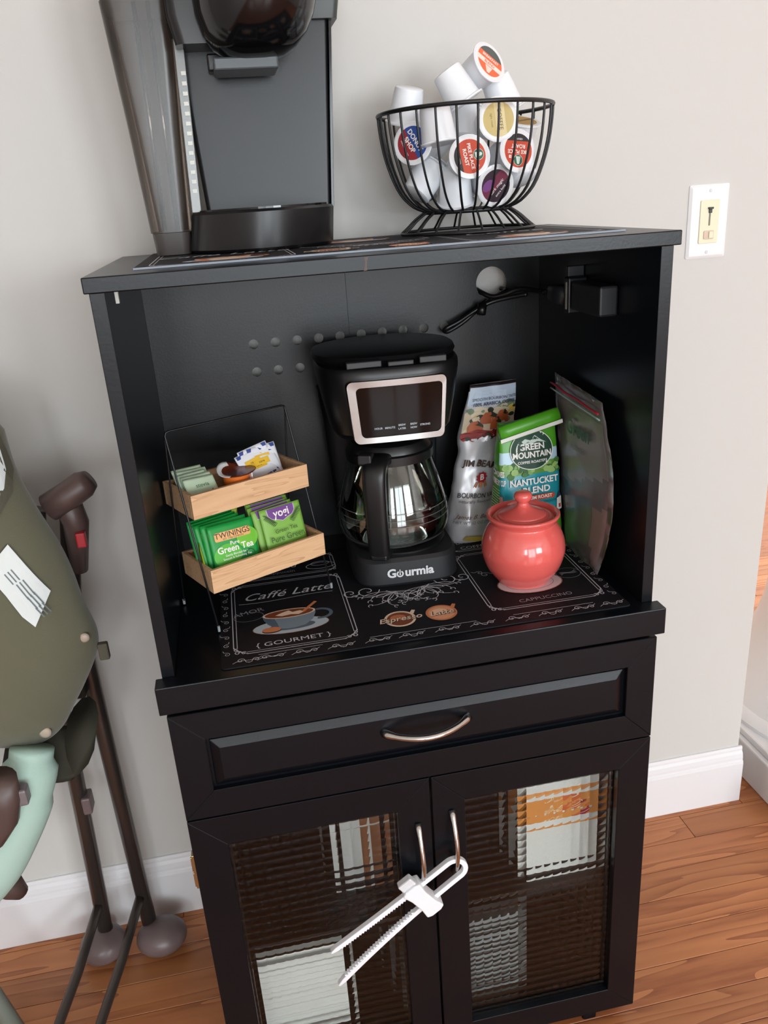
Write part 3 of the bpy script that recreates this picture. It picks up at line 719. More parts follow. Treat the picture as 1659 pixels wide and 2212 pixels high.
# ================================================================== two-tier tea rack
RT = .4641
RM = Matrix.Translation((.0725, .1004, ZN)) @ Matrix.Rotation(RT, 4, 'Z')
OAK = wood('rack_oak', (226, 184, 142), (186, 138, 98), 0, 5.0, rough=.5, stretch=9.0)
RW, RH, RD = .1743, .0326, .088
t = thing('tea_rack', 'two-tier wooden tea rack on a thin black wire stand', 'rack', RM)
TOPA, TOPZ = .0759, .2590
for nm, y0, y1 in (('wire_stand', .0, TOPA), ('wire_stand', .108, TOPA + .001)):
    pts = [(0, y0, .0035), (0, y0 + (y1 - y0) * .5, TOPZ * .5), (0, y1, TOPZ - .006), (.0015, y1, TOPZ - .0015), (.006, y1, TOPZ), (.1725, y1, TOPZ), (.177, y1, TOPZ - .0015), (.1785, y1, TOPZ - .006), (.1785, y0 + (y1 - y0) * .5, TOPZ * .5), (.1785, y0, .0035)]
    obj(nm, tube(pts, .0013, 8), WIRE, t, smooth=True)
for x_ in (0, .1785):
    for y_ in (0, .108): obj('wire_tip', tube([(x_, y_, .0021), (x_, y_, .010)], .0018, 8), mat('clear_tip', (150, 156, 158), .3), t)
for a_, z_ in ((.0030, .0548), (.0293, .1503)):
    th = .0052; x0, x1 = .0021, .0021 + RW
    tr = obj('tray', bx(x0 + th, x1 - th, a_ + th, a_ + RD - th, z_ + .001, z_ + .005), OAK, t)
    obj('front_board', bx(x0, x1, a_, a_ + th, z_, z_ + RH), OAK, tr, bevel=.0006)
    obj('back_board', bx(x0, x1, a_ + RD - th, a_ + RD, z_, z_ + RH), OAK, tr, bevel=.0006)
    for xs in (x0, x1 - th): obj('side_board', bx(xs, xs + th, a_ + th, a_ + RD - th, z_, z_ + RH), OAK, tr, bevel=.0006)

# tea bags standing in the lower tray (rack-local coordinates)
def envelope(name, label, cat, group, x, y, z, w, h, tilt, yaw, roll, body, art=None, puff=.0018):
    M = RM @ Matrix.Translation((x, y, z)) @ Matrix.Rotation(yaw, 4, 'Z') @ Matrix.Rotation(-tilt, 4, 'X') @ Matrix.Rotation(roll, 4, 'Y')
    t = thing(name, label, cat, M, group)
    def S(u, v, k, sgn=-1):
        a = max(0, 1 - (2 * u / w) ** 4) * max(0, 1 - (2 * v / h - 1) ** 4)
        return Vector((u, sgn * (.0003 + puff * a) + (.0006 * math.sin(u * 120 + x * 900) * math.sin(v * 80)) + sgn * k, v))
    nx, nz = 14, 14; V, F = [], []
    for sgn in (-1, 1):
        for j in range(nz + 1):
            for i in range(nx + 1): V.append(S(-w / 2 + w * i / nx, h * j / nz, 0, sgn))
    n = (nx + 1) * (nz + 1)
    for b in (0, 1):
        for j in range(nz):
            for i in range(nx):
                q = b * n + j * (nx + 1) + i; F.append((q, q + 1, q + nx + 2, q + nx + 1))
    rim = list(range(nx + 1)) + [j * (nx + 1) + nx for j in range(1, nz + 1)] + [nz * (nx + 1) + i for i in range(nx - 1, -1, -1)] + [j * (nx + 1) for j in range(nz - 1, 0, -1)]
    for a, b in zip(rim, rim[1:] + rim[:1]): F.append((a, b, b + n, a + n))
    obj('envelope', (V, F), body, t, smooth=True)
    if art:
        p = Print(lambda u, v, k: S(u, v, k), step=.00010, base=.0006, curved=True); art(p, w, h); p.build('printed_front', t)
    return t
G1 = mat('tea_green', (24, 150, 62), .38, spec=.4); G2 = mat('tea_lime', (128, 178, 76), .42, spec=.4); G3 = mat('tea_olive', (150, 176, 38), .42); 
GD = ink((10, 96, 40)); TW = ink((232, 176, 112)); PUR = ink((112, 66, 138)); DKG = ink((46, 78, 30))
def art_tw(p, w, h):
    p.fan(ellipse(-.012, h * .42, .020, .016), ink((86, 182, 54))); p.fan(ellipse(.020, h * .66, .016, .014), ink((110, 190, 50)))
    p.poly(rrect(-.026, .026, h * .70, h * .86, .002, 2), TW); p.text('TWININGS', .0105, INK, 0, h * .795, bold=.004); p.text('EST. 1706 LONDON', .0034, INK, 0, h * .725)
    p.text('Pure', .0072, WHT, 0, h * .625, bold=.015); p.text('Green Tea', .0120, WHT, 0, h * .53, bold=.02)
    p.text('Gently Blended for a', .0040, WHT, 0, h * .425, bold=.01); p.text('Smooth & Refreshing Tea', .0040, WHT, 0, h * .365, bold=.01)
    p.poly([(-w / 2 + .003, .012), (w / 2 - .003, .012), (w / 2 - .003, .003), (-w / 2 + .003, .003)], ink((48, 44, 38)))
    for cx, cy, rx, ry, m in ((-.004, .010, .0125, .008, ink((62, 54, 46))), (-.004, .0150, .0125, .0046, WHT), (-.004, .0150, .0105, .0036, ink((206, 160, 96))), (.0195, .015, .0078, .0075, ink((44, 44, 42)))):
        p.poly(ellipse(cx, cy, rx, ry, 20), m)
    p.stroke(ellipse(.0195, .025, .006, .007, 12, 0, PI), .0009, ink((44, 44, 42))); p.poly([(.010, .018), (.013, .012), (.014, .018)], ink((44, 44, 42)))
def art_twb(p, w, h):
    p.poly(rrect(-.026, .026, h * .70, h * .86, .002, 2), TW); p.text('TWININGS', .0105, INK, 0, h * .795, bold=.004)
def art_yogi(p, w, h):
    sh = [(-.021, h - .0015), (-.0205, h * .86), (-.016, h * .795), (-.008, h * .765), (0, h * .725), (.008, h * .765), (.016, h * .795), (.0205, h * .86), (.021, h - .0015)]
    p.poly([(a * 1.06, (b - h) * 1.04 + h) for a, b in sh], ink((196, 176, 206))); p.poly(sh, PUR)
    p.text('yogi', .0155, WHT, 0, h * .872, bold=.018)
    for s_ in (-1, 1):
        for q in range(9):
            a = .3 + .10 * q; L = .007
            bx_, by_ = s_ * (.010 + .0016 * q), h * .70 + .0016 * q
            for e in (.5, -.9): p.stroke([(bx_, by_), (bx_ + s_ * L * .6, by_ + L * .45 * e), (bx_ + s_ * L, by_ + L * .55 * e)], .0010, DKG, taper=True)
    p.text('Green Tea', .0082, DKG, 0, h * .555); p.text('Pure Green', .0112, DKG, 0, h * .415); p.text('supports vitality', .0045, ink((84, 122, 52)), 0, h * .285)
def art_yogi_b(p, w, h):
    p.poly([(-.026, h - .0012), (.026, h - .0012), (.024, h * .84), (-.024, h * .84)], PUR); p.stroke([(-.026, h * .84), (.026, h * .84)], .001, ink((196, 176, 206)))
grp = 'green tea bags in the lower tray'
ZB = .0548 + .0056
pos = ['frontmost', 'second', 'third', 'fourth', 'rearmost']
for i, (dy, dh, rl, dx) in enumerate(((0, 0, .06, 0), (.0075, .003, .02, -.004), (.0140, .005, -.03, -.008), (.0205, .007, -.02, -.010), (.0270, .009, .0, -.012))):
    envelope('tea_bag', 'bright green tea bag reading TWININGS, %s of its row' % pos[i] if i < 1 else 'bright green tea bag, %s of the row behind the TWININGS front' % pos[i], 'tea bag', grp,
             .0500 + dx, .0170 + dy, ZB + .0002, .066, .0735 + dh * .6, .27, 0, rl * .6, G1, art_tw if i == 0 else art_twb)
for i, (dy, dh, rl, dx) in enumerate(((0, 0, .02, 0), (.007, .001, -.05, -.006), (.0135, .004, .02, -.010), (.020, .008, .03, -.008), (.0265, .011, .01, -.006))):
    envelope('tea_bag', 'lime green tea bag with a purple badge reading yogi, frontmost' if i == 0 else 'lime green tea bag with a purple top edge, %s of the yogi row' % pos[i], 'tea bag', grp,
             .1290 + dx, .0175 + dy, ZB + .0002, .064, .0750 + dh * .6, .27, .02, rl * .6, G2, art_yogi if i == 0 else art_yogi_b)
envelope('tea_bag', 'yellow green tea bag standing sideways at the left end of the lower tray', 'tea bag', grp, .0150, .053, ZB + .0002, .050, .052, .05, 1.25, .0, G3)
envelope('tea_bag', 'yellow green tea bag tucked behind the bright green row', 'tea bag', grp, .0470, .0720, ZB + .0002, .060, .078, -.05, 0, .06, G3, lambda p, w, h: p.poly([(-.03 + .002, h - .012), (.028, h - .012), (.028, h - .003), (-.028, h - .003)], ink((196, 206, 90))))
# upper tray: sweetener packets, a creamer-like pod and sugar packets
ZU = .1503 + .0056
PG = mat('packet_green', (196, 216, 186), .6); PWH = mat('packet_white', (226, 226, 232), .55)
def art_green(p, w, h): p.stroke(bez((-.010, h * .3), (0, h * .5), (.004, h * .25), (.014, h * .55)), .0009, ink((44, 62, 44))); p.text('stevia', .008, ink((70, 110, 70)), .002, h * .72)
for i in range(5):
    envelope('sweetener_packet', 'pale green sweetener packet, %s of the pile in the upper tray' % ('frontmost', 'second', 'third', 'fourth', 'rearmost')[i], 'packet', 'sweetener packets in the upper tray',
             .0310 + .0015 * (i % 2), .0420 + .0080 * i, ZU + .0008 + .0016 * i, .042, .0460, .74, -.04, .03 - .03 * (i % 3), PG, art_green if i == 0 else None, .0009)
def art_sugar(p, w, h):
    p.text('Sugar', .0150, ink((30, 52, 110)), 0, h * .35, .1, bold=.03); p.poly([(-.014, h * .62), (.010, h * .62), (.010, h * .78), (-.014, h * .78)], ink((232, 184, 48))); p.text('cane', .005, INK, -.002, h * .70)
    for s_ in (-1, 1): p.poly([(s_ * w * .46, h - .006), (s_ * w * .46, h - .001), (s_ * w * .30, h - .001), (s_ * w * .34, h - .006)], ink((40, 66, 140)))
for i, (dx, dy, rl, tl) in enumerate(((.0, .0, -.16, .75), (.004, .0065, -.10, .60), (-.003, .013, -.22, .48), (.006, .019, -.05, .36), (.001, .025, -.18, .25))):
    envelope('sugar_packet', 'white sugar packet with blue lettering, %s of the fan in the upper tray' % ('frontmost', 'second', 'third', 'fourth', 'rearmost')[i], 'packet', 'sugar packets in the upper tray',
             .1300 + dx, .0430 + dy, ZU + .0010, .046, .0560, tl, -.05, rl, PWH, art_sugar, .0014)
# little orange tub with a peeling foil lid
t = thing('creamer_tub', 'small orange tub with a peeled white and brown foil lid', 'tub', RM @ Matrix.Translation((.0830, .0600, ZU + .0002)))
obj('tub', lathe([(.0135, 0), (.0150, .001), (.0185, .0300), (.0200, .0310), (.0200, .0320), (.0175, .0320), (.0168, .0300)], 32, True, False), mat('tub_orange', (226, 116, 44), .35), t, auto=.7)
V, F = [], []
for i in range(9):
    for j in range(24):
        a = 2 * PI * j / 24; r_ = .0245 * i / 8 * (1 + .25 * max(0, math.cos(a - .1)) ** 6)
        lift = .010 * max(0, math.cos(a - 1.9)) ** 2 * (i / 8) ** 2.5
        V.append((r_ * math.cos(a), r_ * math.sin(a), .0326 + lift))
for i in range(8):
    for j in range(24): F.append((i * 24 + j, i * 24 + (j + 1) % 24, (i + 1) * 24 + (j + 1) % 24, (i + 1) * 24 + j))
mi = [1 if (q // 24 > 5 and 5 < q % 24 < 15) else 0 for q in range(len(F))]
obj('foil_lid', (V, F), [mat('foil_brown', (118, 52, 30), .25, metal=.3), mat('foil_white', (232, 230, 228), .4)], t, smooth=True, mi=mi, solid=.0004)
obj('pull_tab', bx(.014, .0155, -.018, -.012, .012, .0315), mat('foil_white', (232, 230, 228), .4), t)

# ================================================================== drip coffee maker
CB = mat('maker_black', (15, 15, 17), .36); CG = mat('maker_gloss', (4, 4, 6), .06, spec=.28); CT = mat('maker_charcoal', (30, 31, 34), .45)
CM = thing('coffee_maker', 'black drip coffee maker with a steel framed control panel', 'coffee maker', at(.343, .155, ZN + .0019, -.04))
ZB_ = .0002
def srect(w, y0, y1, z, n=3.2, cx=0, m=40, front=None):
    """super-ellipse plan ring"""
    pts = []; cy, d = (y0 + y1) / 2, (y1 - y0) / 2
    for i in range(m):
        a = 2 * PI * i / m; c, s = math.cos(a), math.sin(a)
        pts.append((cx + w / 2 * math.copysign(abs(c) ** (2 / n), c), cy + d * math.copysign(abs(s) ** (2 / n), s), z))
    return pts
obj('base', loft([srect(.150, .002, .185, ZB_, 5), srect(.154, .0, .187, .004, 5), srect(.152, .0015, .187, .036, 5), srect(.145, .006, .185, .041, 5)]), CT, CM, auto=.5)
obj('hot_plate', tf(Matrix.Translation((0, .083, .0405)), lathe([(.068, 0), (.068, .003), (.064, .0045)], 40)), CB, CM, auto=.5)
obj('tower', loft([srect(.158, .160, .194, .036, 4, -.003), srect(.176, .160, .196, .21, 4, -.004), srect(.188, .14, .196, .26, 4, -.004)]), CB, CM, auto=.5)
ZH0, ZH1 = .208, .312
head = []
for z_, w_, y0_, y1_ in ((ZH0, .142, .030, .180), (ZH0 + .004, .156, .018, .186), (ZH0 + .014, .168, .006, .192), (ZH0 + .05, .182, .002, .196), (ZH1 - .012, .196, -.001, .200), (ZH1 - .004, .196, .000, .200), (ZH1, .192, .003, .198)):
    head.append(srect(w_, y0_, y1_, z_, 3.3, -.004, 48))
obj('head', loft(head), CB, CM, auto=.6)
lid = obj('lid', loft([srect(.196, .022, .202, ZH1 + .0003, 2.6, -.004, 48), srect(.202, .018, .204, ZH1 + .006, 2.5, -.004, 48), srect(.198, .022, .202, ZH1 + .011, 2.5, -.004, 48), srect(.172, .034, .190, ZH1 + .0140, 2.4, -.004, 48)]), CB, CM, auto=.6)
for x0, x1 in ((-.066, -.020), (.030, .066)): obj('lid_catch', bx(x0, x1, .0075, .020, ZH1 + .0005, ZH1 + .009), CT, lid, bevel=.0012)
obj('lid_latch', bx(-.012, .022, .0055, .018, ZH1 + .0003, ZH1 + .0065), CT, lid, bevel=.0012)
# control panel: curved steel bezel around black glass
def arc_y(x): return -.0022 + .9 * x * x
def face(x, z, o):
    x = x * (1 - .10 * max(0, (.30 - z) / .09)) - .006 * (1 if x > 0 else 0) * abs(x) / .07
    return Vector((x, arc_y(x) - o, z))
def slab(x0, x1, z0, z1, r_, o0, o1, lean=0.0):
    pl = rrect(x0, x1, z0, z1, r_, 5); out = []
    # refine long edges so that the slab follows the curve
    fine = []
    for a, b in zip(pl, pl[1:] + pl[:1]):
        m_ = max(1, int(abs(b[0] - a[0]) / .008))
        for i in range(m_): fine.append((a[0] + (b[0] - a[0]) * i / m_, a[1] + (b[1] - a[1]) * i / m_))
    return fine
def ringed(outer, inner, o):
    n = len(outer)
    return None
bo_ = slab(-.0705, .0705, ZH0 + .006, ZH1 - .014, .008, 0, 0)
def scaled(pl, x0, x1, z0, z1):
    X0, X1 = min(p_[0] for p_ in pl), max(p_[0] for p_ in pl); Z0_, Z1_ = min(p_[1] for p_ in pl), max(p_[1] for p_ in pl)
    return [(x0 + (x1 - x0) * (a - X0) / (X1 - X0), z0 + (z1 - z0) * (b - Z0_) / (Z1_ - Z0_)) for a, b in pl]
bi_ = scaled(bo_, -.0580, .0635, ZH0 + .0150, ZH1 - .0235)
rings = [[face(a, b, -.010) for a, b in bo_], [face(a, b, .0010) for a, b in bo_], [face(a * .985, b + (.0006 if b < .26 else -.0006), .0026) for a, b in bo_], [face(a, b, .0022) for a, b in scaled(bi_, -.0585, .064, ZH0 + .0143, ZH1 - .0228)], [face(a, b, .0008) for a, b in bi_]]
obj('steel_bezel', loft(rings, True, False), STEEL, CM, auto=.6)
cxm = sum(a for a, b in bi_) / len(bi_)
def strip_mesh(pl, o):
    """fill an outline symmetric in z with vertical strips"""
    xs = sorted(set(round(a, 6) for a, b in pl)); V, F = [], []
    for x_ in xs:
        zs = []
        n = len(pl)
        for (a, b), (c, d) in zip(pl, pl[1:] + pl[:1]):
            if min(a, c) - 1e-7 <= x_ <= max(a, c) + 1e-7:
                if abs(c - a) < 1e-9: zs += [b, d]
                else: zs.append(b + (d - b) * (x_ - a) / (c - a))
        V += [face(x_, min(zs), o), face(x_, max(zs), o)]
    for i in range(len(xs) - 1): F.append((2 * i, 2 * i + 2, 2 * i + 3, 2 * i + 1))
    return V, F
pan = obj('display_panel', strip_mesh(bi_, .0012), CG, CM, smooth=True)
p = Print(lambda u, v, k_: face(u, v, .0012 + k_), base=.0001)
GR = ink((176, 184, 190))
for s_, x_, z_ in (('HOUR', -.0335, .2335), ('MINUTE', -.0170, .2335), ('BREW', .0005, .2358), ('LATER', .0005, .2310), ('BREW', .0190, .2358), ('NOW', .0190, .2310), ('STRONG', .0375, .2335)): p.text(s_, .0037, GR, x_, z_, bold=.02, sx=1.1)
p.build('panel_lettering', pan)
def base_face(u, v, k_): return Vector((u, .0012 + .0 * u - .0005 * (1 - (u / .075) ** 4) - k_, v))
p = Print(base_face, base=.0012)
LG = ink((206, 208, 210))
p.text('G', .0180, LG, -.0262, .0200, bold=.035); p.text('urmia', .0180, LG, .0135, .0200, bold=.035)
p.stroke(ellipse(-.0143, .0188, .0041, .0041, 20, PI / 2 + .5, 2.5 * PI - .5), .0021, LG); p.stroke([(-.0143, .0192), (-.0143, .0255)], .0014, LG); p.poly(ellipse(-.0143, .0183, .0012, .0017, 10), LG)
p.build('logo', CM)
# glass carafe on the hot plate
CF = thing('glass_carafe', 'clear glass carafe with a black handle and steel band in the coffee maker', 'carafe', at(.3405, .2420, ZN + .0019 + .0457, 0) @ Matrix.Diagonal((1.045, 1.045, 1.06, 1)))
GLS = thin_clear('carafe_glass', (236, 240, 236), .05, .015)
cp = [(.0, .0), (.055, .0), (.066, .003), (.0735, .010), (.0775, .022), (.0780, .034), (.0745, .056), (.067, .085), (.060, .108), (.0565, .120)]
body = smooth_path([(a, 0, b) for a, b in cp[1:]], 4)
obj('glass_body', lathe([(a[0], a[2]) for a in body], 56, True, False), GLS, CF, smooth=True)
obj('glass_inner', lathe([(max(.001, a[0] - .0022), a[2] + .002) for a in body], 56, True, False), thin_clear('carafe_glass_in', (244, 246, 244), .015, .03), CF, smooth=True)
for z_ in (.055, .046, .037): obj('level_ring', lathe([(.0762 - .0 + (.0006 if z_ > .05 else .0016), z_), (.0768 + (.0002 if z_ > .05 else .0014), z_ + .0012)], 56, False, False), thin_clear('level_mark', (220, 216, 210), .15, .2, .25), CF, smooth=True)
obj('collar', lathe([(.0560, .116), (.0600, .117), (.0605, .128), (.0570, .130), (.0545, .129)], 48, False, False), CB, CF, auto=.6, solid=.001)
cl = obj('carafe_lid', lathe([(.0, .150), (.03, .149), (.052, .141), (.0575, .132), (.0575, .129), (.0, .129)], 48, False, False), CB, CF, auto=.6)
obj('lower_band', lathe([(.0725, .0085), (.0755, .0130)], 56, False, False), mat('band_grey', (120, 120, 122), .3, metal=.8), CF, smooth=True)
HA = math.radians(246)
hdv = Vector((math.cos(HA), math.sin(HA), 0)); hn = Vector((-hdv.y, hdv.x, 0))
path = smooth_path([tuple(hdv * a + Vector((0, 0, b))) for a, b in ((.052, .126), (.074, .130), (.0905, .122), (.0950, .100), (.0945, .060), (.0920, .022), (.0900, .002))], 5)
rg = []
for i, q in enumerate(path):
    q = Vector(q); f_ = i / (len(path) - 1); w_ = .0165 - .003 * f_; th = .0085
    tn = (Vector(path[min(i + 1, len(path) - 1)]) - Vector(path[max(i - 1, 0)])).normalized(); nn = tn.cross(hn)
    rg.append([q + hn * (w_ * math.copysign(abs(math.cos(a)) ** .6, math.cos(a))) + nn * (th * math.copysign(abs(math.sin(a)) ** .6, math.sin(a))) for a in [2 * PI * j / 20 for j in range(20)]])
obj('handle', loft(rg), CB, CF, auto=.7)
obj('handle_foot', loft([[tuple(hdv * a + hn * b + Vector((0, 0, z_))) for a, b in ((.070, -.014), (.099, -.011), (.099, .011), (.070, .014))] for z_ in (.0005, .008)]), CB, CF, bevel=.002)
obj('thumb_tab', tf(Matrix.Translation(hdv * .083 + Vector((0, 0, .134)) - hn * .012) @ Matrix.Rotation(HA, 4, 'Z'), bx(-.010, .008, -.009, .009, -.004, .0085)), CT, CF, bevel=.002)

# ================================================================== sugar pot
CORAL = mat('coral_glaze', (226, 98, 92), .16, spec=.5, coat=.6)
t = thing('sugar_pot', 'round coral ceramic pot with a knobbed lid on the mat', 'pot', at(.500, .1235, ZN + .0022))
bp = [(.001, .0005), (.033, .0005), (.036, .002), (.044, .011), (.052, .024), (.0570, .040), (.0580, .050), (.0560, .064), (.0505, .078), (.0455, .0855), (.0445, .0885), (.0462, .092), (.0495, .0955), (.0505, .0985), (.0495, .1005), (.0470, .1008), (.0440, .0975), (.0425, .0930), (.040, .0925)]
obj('body', lathe([(a[0], a[2]) for a in smooth_path([(a, 0, b) for a, b in bp], 3)], 64, True, False), CORAL, t, smooth=True)
lp = [(.0405, .0930), (.0405, .0955), (.0385, .0968), (.0355, .0966), (.0350, .0985), (.0320, .0990), (.0310, .1005), (.0230, .1040), (.0130, .1085), (.0085, .1125), (.0078, .1160), (.0105, .1190), (.0125, .1230), (.0120, .1275), (.0080, .1310), (.0005, .1320)]
ld = obj('lid', lathe([(a[0], a[2]) for a in smooth_path([(a, 0, b) for a, b in lp], 3)], 56, True, True), CORAL, t, smooth=True)

# ================================================================== bags of coffee on the right of the niche
def bag_surface(base, top, w0, w1, d0, d1, yaw, n=3.0, crumple=.002, seed=0.0, wmid=0.0):
    """standing pouch: section w x d at the foot flattening towards the top; returns S(u,v,side,k)"""
    base, top = Vector(base), Vector(top); c, s = math.cos(yaw), math.sin(yaw)
    def sec(v):
        e = v ** 1.3
        return w0 + (w1 - w0) * v + wmid * math.sin(PI * v), max(.0012, d0 + (d1 - d0) * e) * (1 - .12 * (1 - min(1, v * 9)) ** 2)
    def S(a, v, k=0.0):
        w, d = sec(v); ca, sa = math.cos(a), math.sin(a)
        x = w / 2 * math.copysign(abs(ca) ** (2 / n), ca); y = d / 2 * math.copysign(abs(sa) ** (2 / n), sa)
        h = (top - base).length * v
        nz = noise.noise(Vector((x * 28 + seed, h * 24, y * 20 + seed * 2))) + .6 * noise.noise(Vector((x * 60 + seed, h * 45, y * 50)))
        ff = crumple * nz * min(1, v * 8) * (.35 + .65 * min(1, d / .02))
        r = Vector((x, y, 0)); q = r.normalized() if r.length > 1e-6 else Vector((0, -1, 0))
        nn = Vector((q.x * (d + .01) , q.y * (w + .01), 0)).normalized()
        P = r + nn * (ff + k)
        return base.lerp(top, v) + Vector((P.x * c - P.y * s, P.x * s + P.y * c, 0))
    def front(u, v, k=0.0):
        w, d = sec(v); xx = max(-.999, min(.999, u)); ca = math.copysign(abs(xx) ** (n / 2), xx); a = -math.acos(max(-1, min(1, ca)))
        return S(a, v, k)
    return S, front
def bag_mesh(S, colour, na=72, nv=48):
    V = [S(2 * PI * i / na, j / nv) for j in range(nv + 1) for i in range(na)]; F, I = [], []
    for j in range(nv):
        for i in range(na):
            F.append((j * na + i, j * na + (i + 1) % na, (j + 1) * na + (i + 1) % na, (j + 1) * na + i)); I.append(colour((i + .5) / na * 2 * PI, (j + .5) / nv))
    F.append(tuple(range(na - 1, -1, -1))); I.append(I[0]); F.append(tuple(nv * na + i for i in range(na))); I.append(I[-1])
    return V, F, I
# --- white foil bag with a village picture
S, fr = bag_surface((.478, .300, ZN + .0021), (.528, .330, 1.003), .094, .080, .070, .004, .10, 2.6, .0056, 3.1, .006)
def colour(a, v): return 1 if v > .965 else (2 if v > .94 else 0)
V, F, I = bag_mesh(S, colour)
JW = mat('bag_white_foil', (206, 206, 210), .30, metal=.25)
t = thing('coffee_bag', 'white foil coffee bag with a painted village top and brown lettering', 'coffee bag', at(.478, .300, ZN))
obj('pouch', loc(t, (V, F)), [JW, mat('bag_dark_seal', (34, 20, 22), .4), ink((214, 214, 220))], t, smooth=True, mi=I)
inv = t.matrix_basis.inverted()
p = Print(lambda u, v, k_: inv @ fr(u, v, k_), step=.00004, base=.0015, curved=True)
def uv_fan(p, pts, m): p.fan(pts, m, seg=.06, rings=4)
random.seed(11)
_uvf = uv_fan
def uv_fan(p, pts, m): _uvf(p, [(a_, b_ * .85 + .19) for a_, b_ in pts], m)
SKY, HILL, TREE, ROOF, WALLW, RED2, YEL = ink((186, 200, 216)), ink((120, 140, 112)), ink((38, 44, 28)), ink((182, 92, 48)), ink((214, 196, 168)), ink((142, 34, 32)), ink((214, 184, 84))
uv_fan(p, [(-.95, .80), (.95, .80), (.92, .93), (-.92, .93)], SKY)
uv_fan(p, [(-.96, .60), (.96, .60), (.95, .76), (.5, .80), (.0, .765), (-.5, .79), (-.96, .75)], WALLW)
uv_fan(p, [(.15, .775), (.9, .75), (.92, .80), (.6, .825), (.3, .80)], HILL); uv_fan(p, [(.45, .74), (.93, .72), (.93, .765), (.7, .775)], YEL)
for k_ in range(34):
    x_ = random.uniform(-.9, .9); y_ = random.uniform(.60, .775); s_ = random.uniform(.04, .10)
    uv_fan(p, [(x_ + s_ * 1.3 * math.cos(a), y_ + s_ * .22 * math.sin(a) * random.uniform(.6, 1.3)) for a in [PI / 4 * q for q in range(8)]], random.choice([TREE, TREE, HILL, YEL, WALLW, ROOF]))
for x_, y_, s_ in ((-.1, .70, .32), (.38, .705, .28), (-.55, .645, .26), (.12, .655, .2)):
    uv_fan(p, [(x_ - s_, y_ - .035), (x_ + s_, y_ - .035), (x_ + s_ * .9, y_ + .012), (x_ + s_ * .3, y_ + .045), (x_ - s_ * .5, y_ + .045), (x_ - s_, y_ + .005)], ROOF)
    uv_fan(p, [(x_ - s_ * .1, y_ + .02), (x_ + s_, y_ - .005), (x_ + s_ * .95, y_ + .014), (x_ + s_ * .2, y_ + .05)], TREE)
uv_fan(p, [(-.96, .565), (.96, .555), (.96, .60), (.5, .625), (.0, .61), (-.5, .63), (-.96, .60)], RED2)
for k_ in range(26):
    x_ = random.uniform(-.9, .9); y_ = random.uniform(.545, .60); s_ = random.uniform(.05, .12)
    uv_fan(p, [(x_ + s_ * 1.2 * math.cos(a), y_ + s_ * .16 * math.sin(a) * random.uniform(.5, 1.4)) for a in [PI / 4 * q for q in range(8)]], random.choice([RED2, RED2, JW, TREE]))
uv_fan = _uvf
def uvtext(p, s, size, m, u, v, rot=0.0, **kw):
    V, F = text2d(s, 1.0, **kw); c, q = math.cos(rot), math.sin(rot)
    # u is in half widths, v in heights: scale so that letters keep their shape on this pouch
    p.add(([((c * a - q * b) * size / .045, (q * a + c * b) * size / .235) for a, b in V], F), m, u, v)
uvtext(p, 'SMOOTH BOURBON TASTE', .0058, ink((60, 60, 90)), .05, .905); uvtext(p, '100% ARABICA COFFEE', .0066, ink((60, 60, 90)), .05, .875, bold=.02)
BRN = ink((58, 30, 22))
uvtext(p, 'JIM', .0130, BRN, -.62, .520, -.10, bold=.03, sx=.88); uvtext(p, 'BEAM', .0130, BRN, -.08, .503, -.24, bold=.03, sx=.88)
uv_fan(p, [(-.20 + .16 * (1 + .12 * math.cos(9 * a)) * math.cos(a), .425 + .030 * (1 + .12 * math.cos(9 * a)) * math.sin(a)) for a in [2 * PI * q / 40 for q in range(40)]], ink((168, 26, 40)))
for dx in (-.14, -.03, .09): uv_fan(p, [(-.20 + dx - .03, .400), (-.20 + dx + .04, .400), (-.20 + dx * 1.5 + .05, .363), (-.20 + dx * 1.5, .373), (-.20 + dx * 1.5 - .05, .363)], ink((190, 120, 70)))
uvtext(p, 'B', .0110, WHT, -.20, .425, bold=.03)
uvtext(p, 'BOURBON VANILLA', .0100, ink((44, 44, 58)), -.10, .310, -.06, bold=.01, sx=.75); uvtext(p, 'naturally flavored coffee', .0062, ink((90, 90, 100)), -.14, .275, -.06)
uvtext(p, 'James B. Beam', .0085, ink((110, 60, 50)), -.30, .180, -.03, shear=.4); uvtext(p, 'NET WT 12 OZ (340g)', .0055, ink((110, 110, 120)), -.3, .145, -.03)
uv_fan(p, [(.0, .02), (.55, .012), (.70, .05), (.55, .085), (.30, .06), (.1, .055)], YEL); uv_fan(p, [(-.6, .03), (-.1, .01), (.3, .03), (-.1, .05), (-.5, .055)], ink((170, 146, 60)))
uv_fan(p, [(.42, .055), (.62, .10), (.66, .14), (.55, .11), (.40, .065)], ink((64, 26, 22)))
p.build('printed_front', t)
# --- green bag folded over at the top
S, fr = bag_surface((.546, .236, ZN + .0021), (.548, .240, .962), .098, .088, .070, .012, .06, 5.5, .0018, 8.7, .004)
GB = mat('bag_green', (74, 152, 30), .32); GSKY, GHED, GTEAL = mat('bag_sky', (178, 208, 222), .3), mat('bag_hedge', (96, 146, 58), .34), mat('bag_teal', (32, 146, 160), .3)
def colour(a, v):
    f_ = math.sin(a) < -.10 and abs(math.cos(a)) < .985
    if not f_: return 0
    return 3 if .28 < v < .60 else (2 if .60 <= v < .70 else (1 if .70 <= v < .79 else 0))
V, F, I = bag_mesh(S, colour, 96, 56)
t = thing('coffee_bag', 'green coffee bag with a teal band and dark green oval badge', 'coffee bag', at(.548, .236, ZN))
obj('pouch', loc(t, (V, F)), [GB, GSKY, GHED, GTEAL], t, smooth=True, mi=I)
inv2 = t.matrix_basis.inverted()
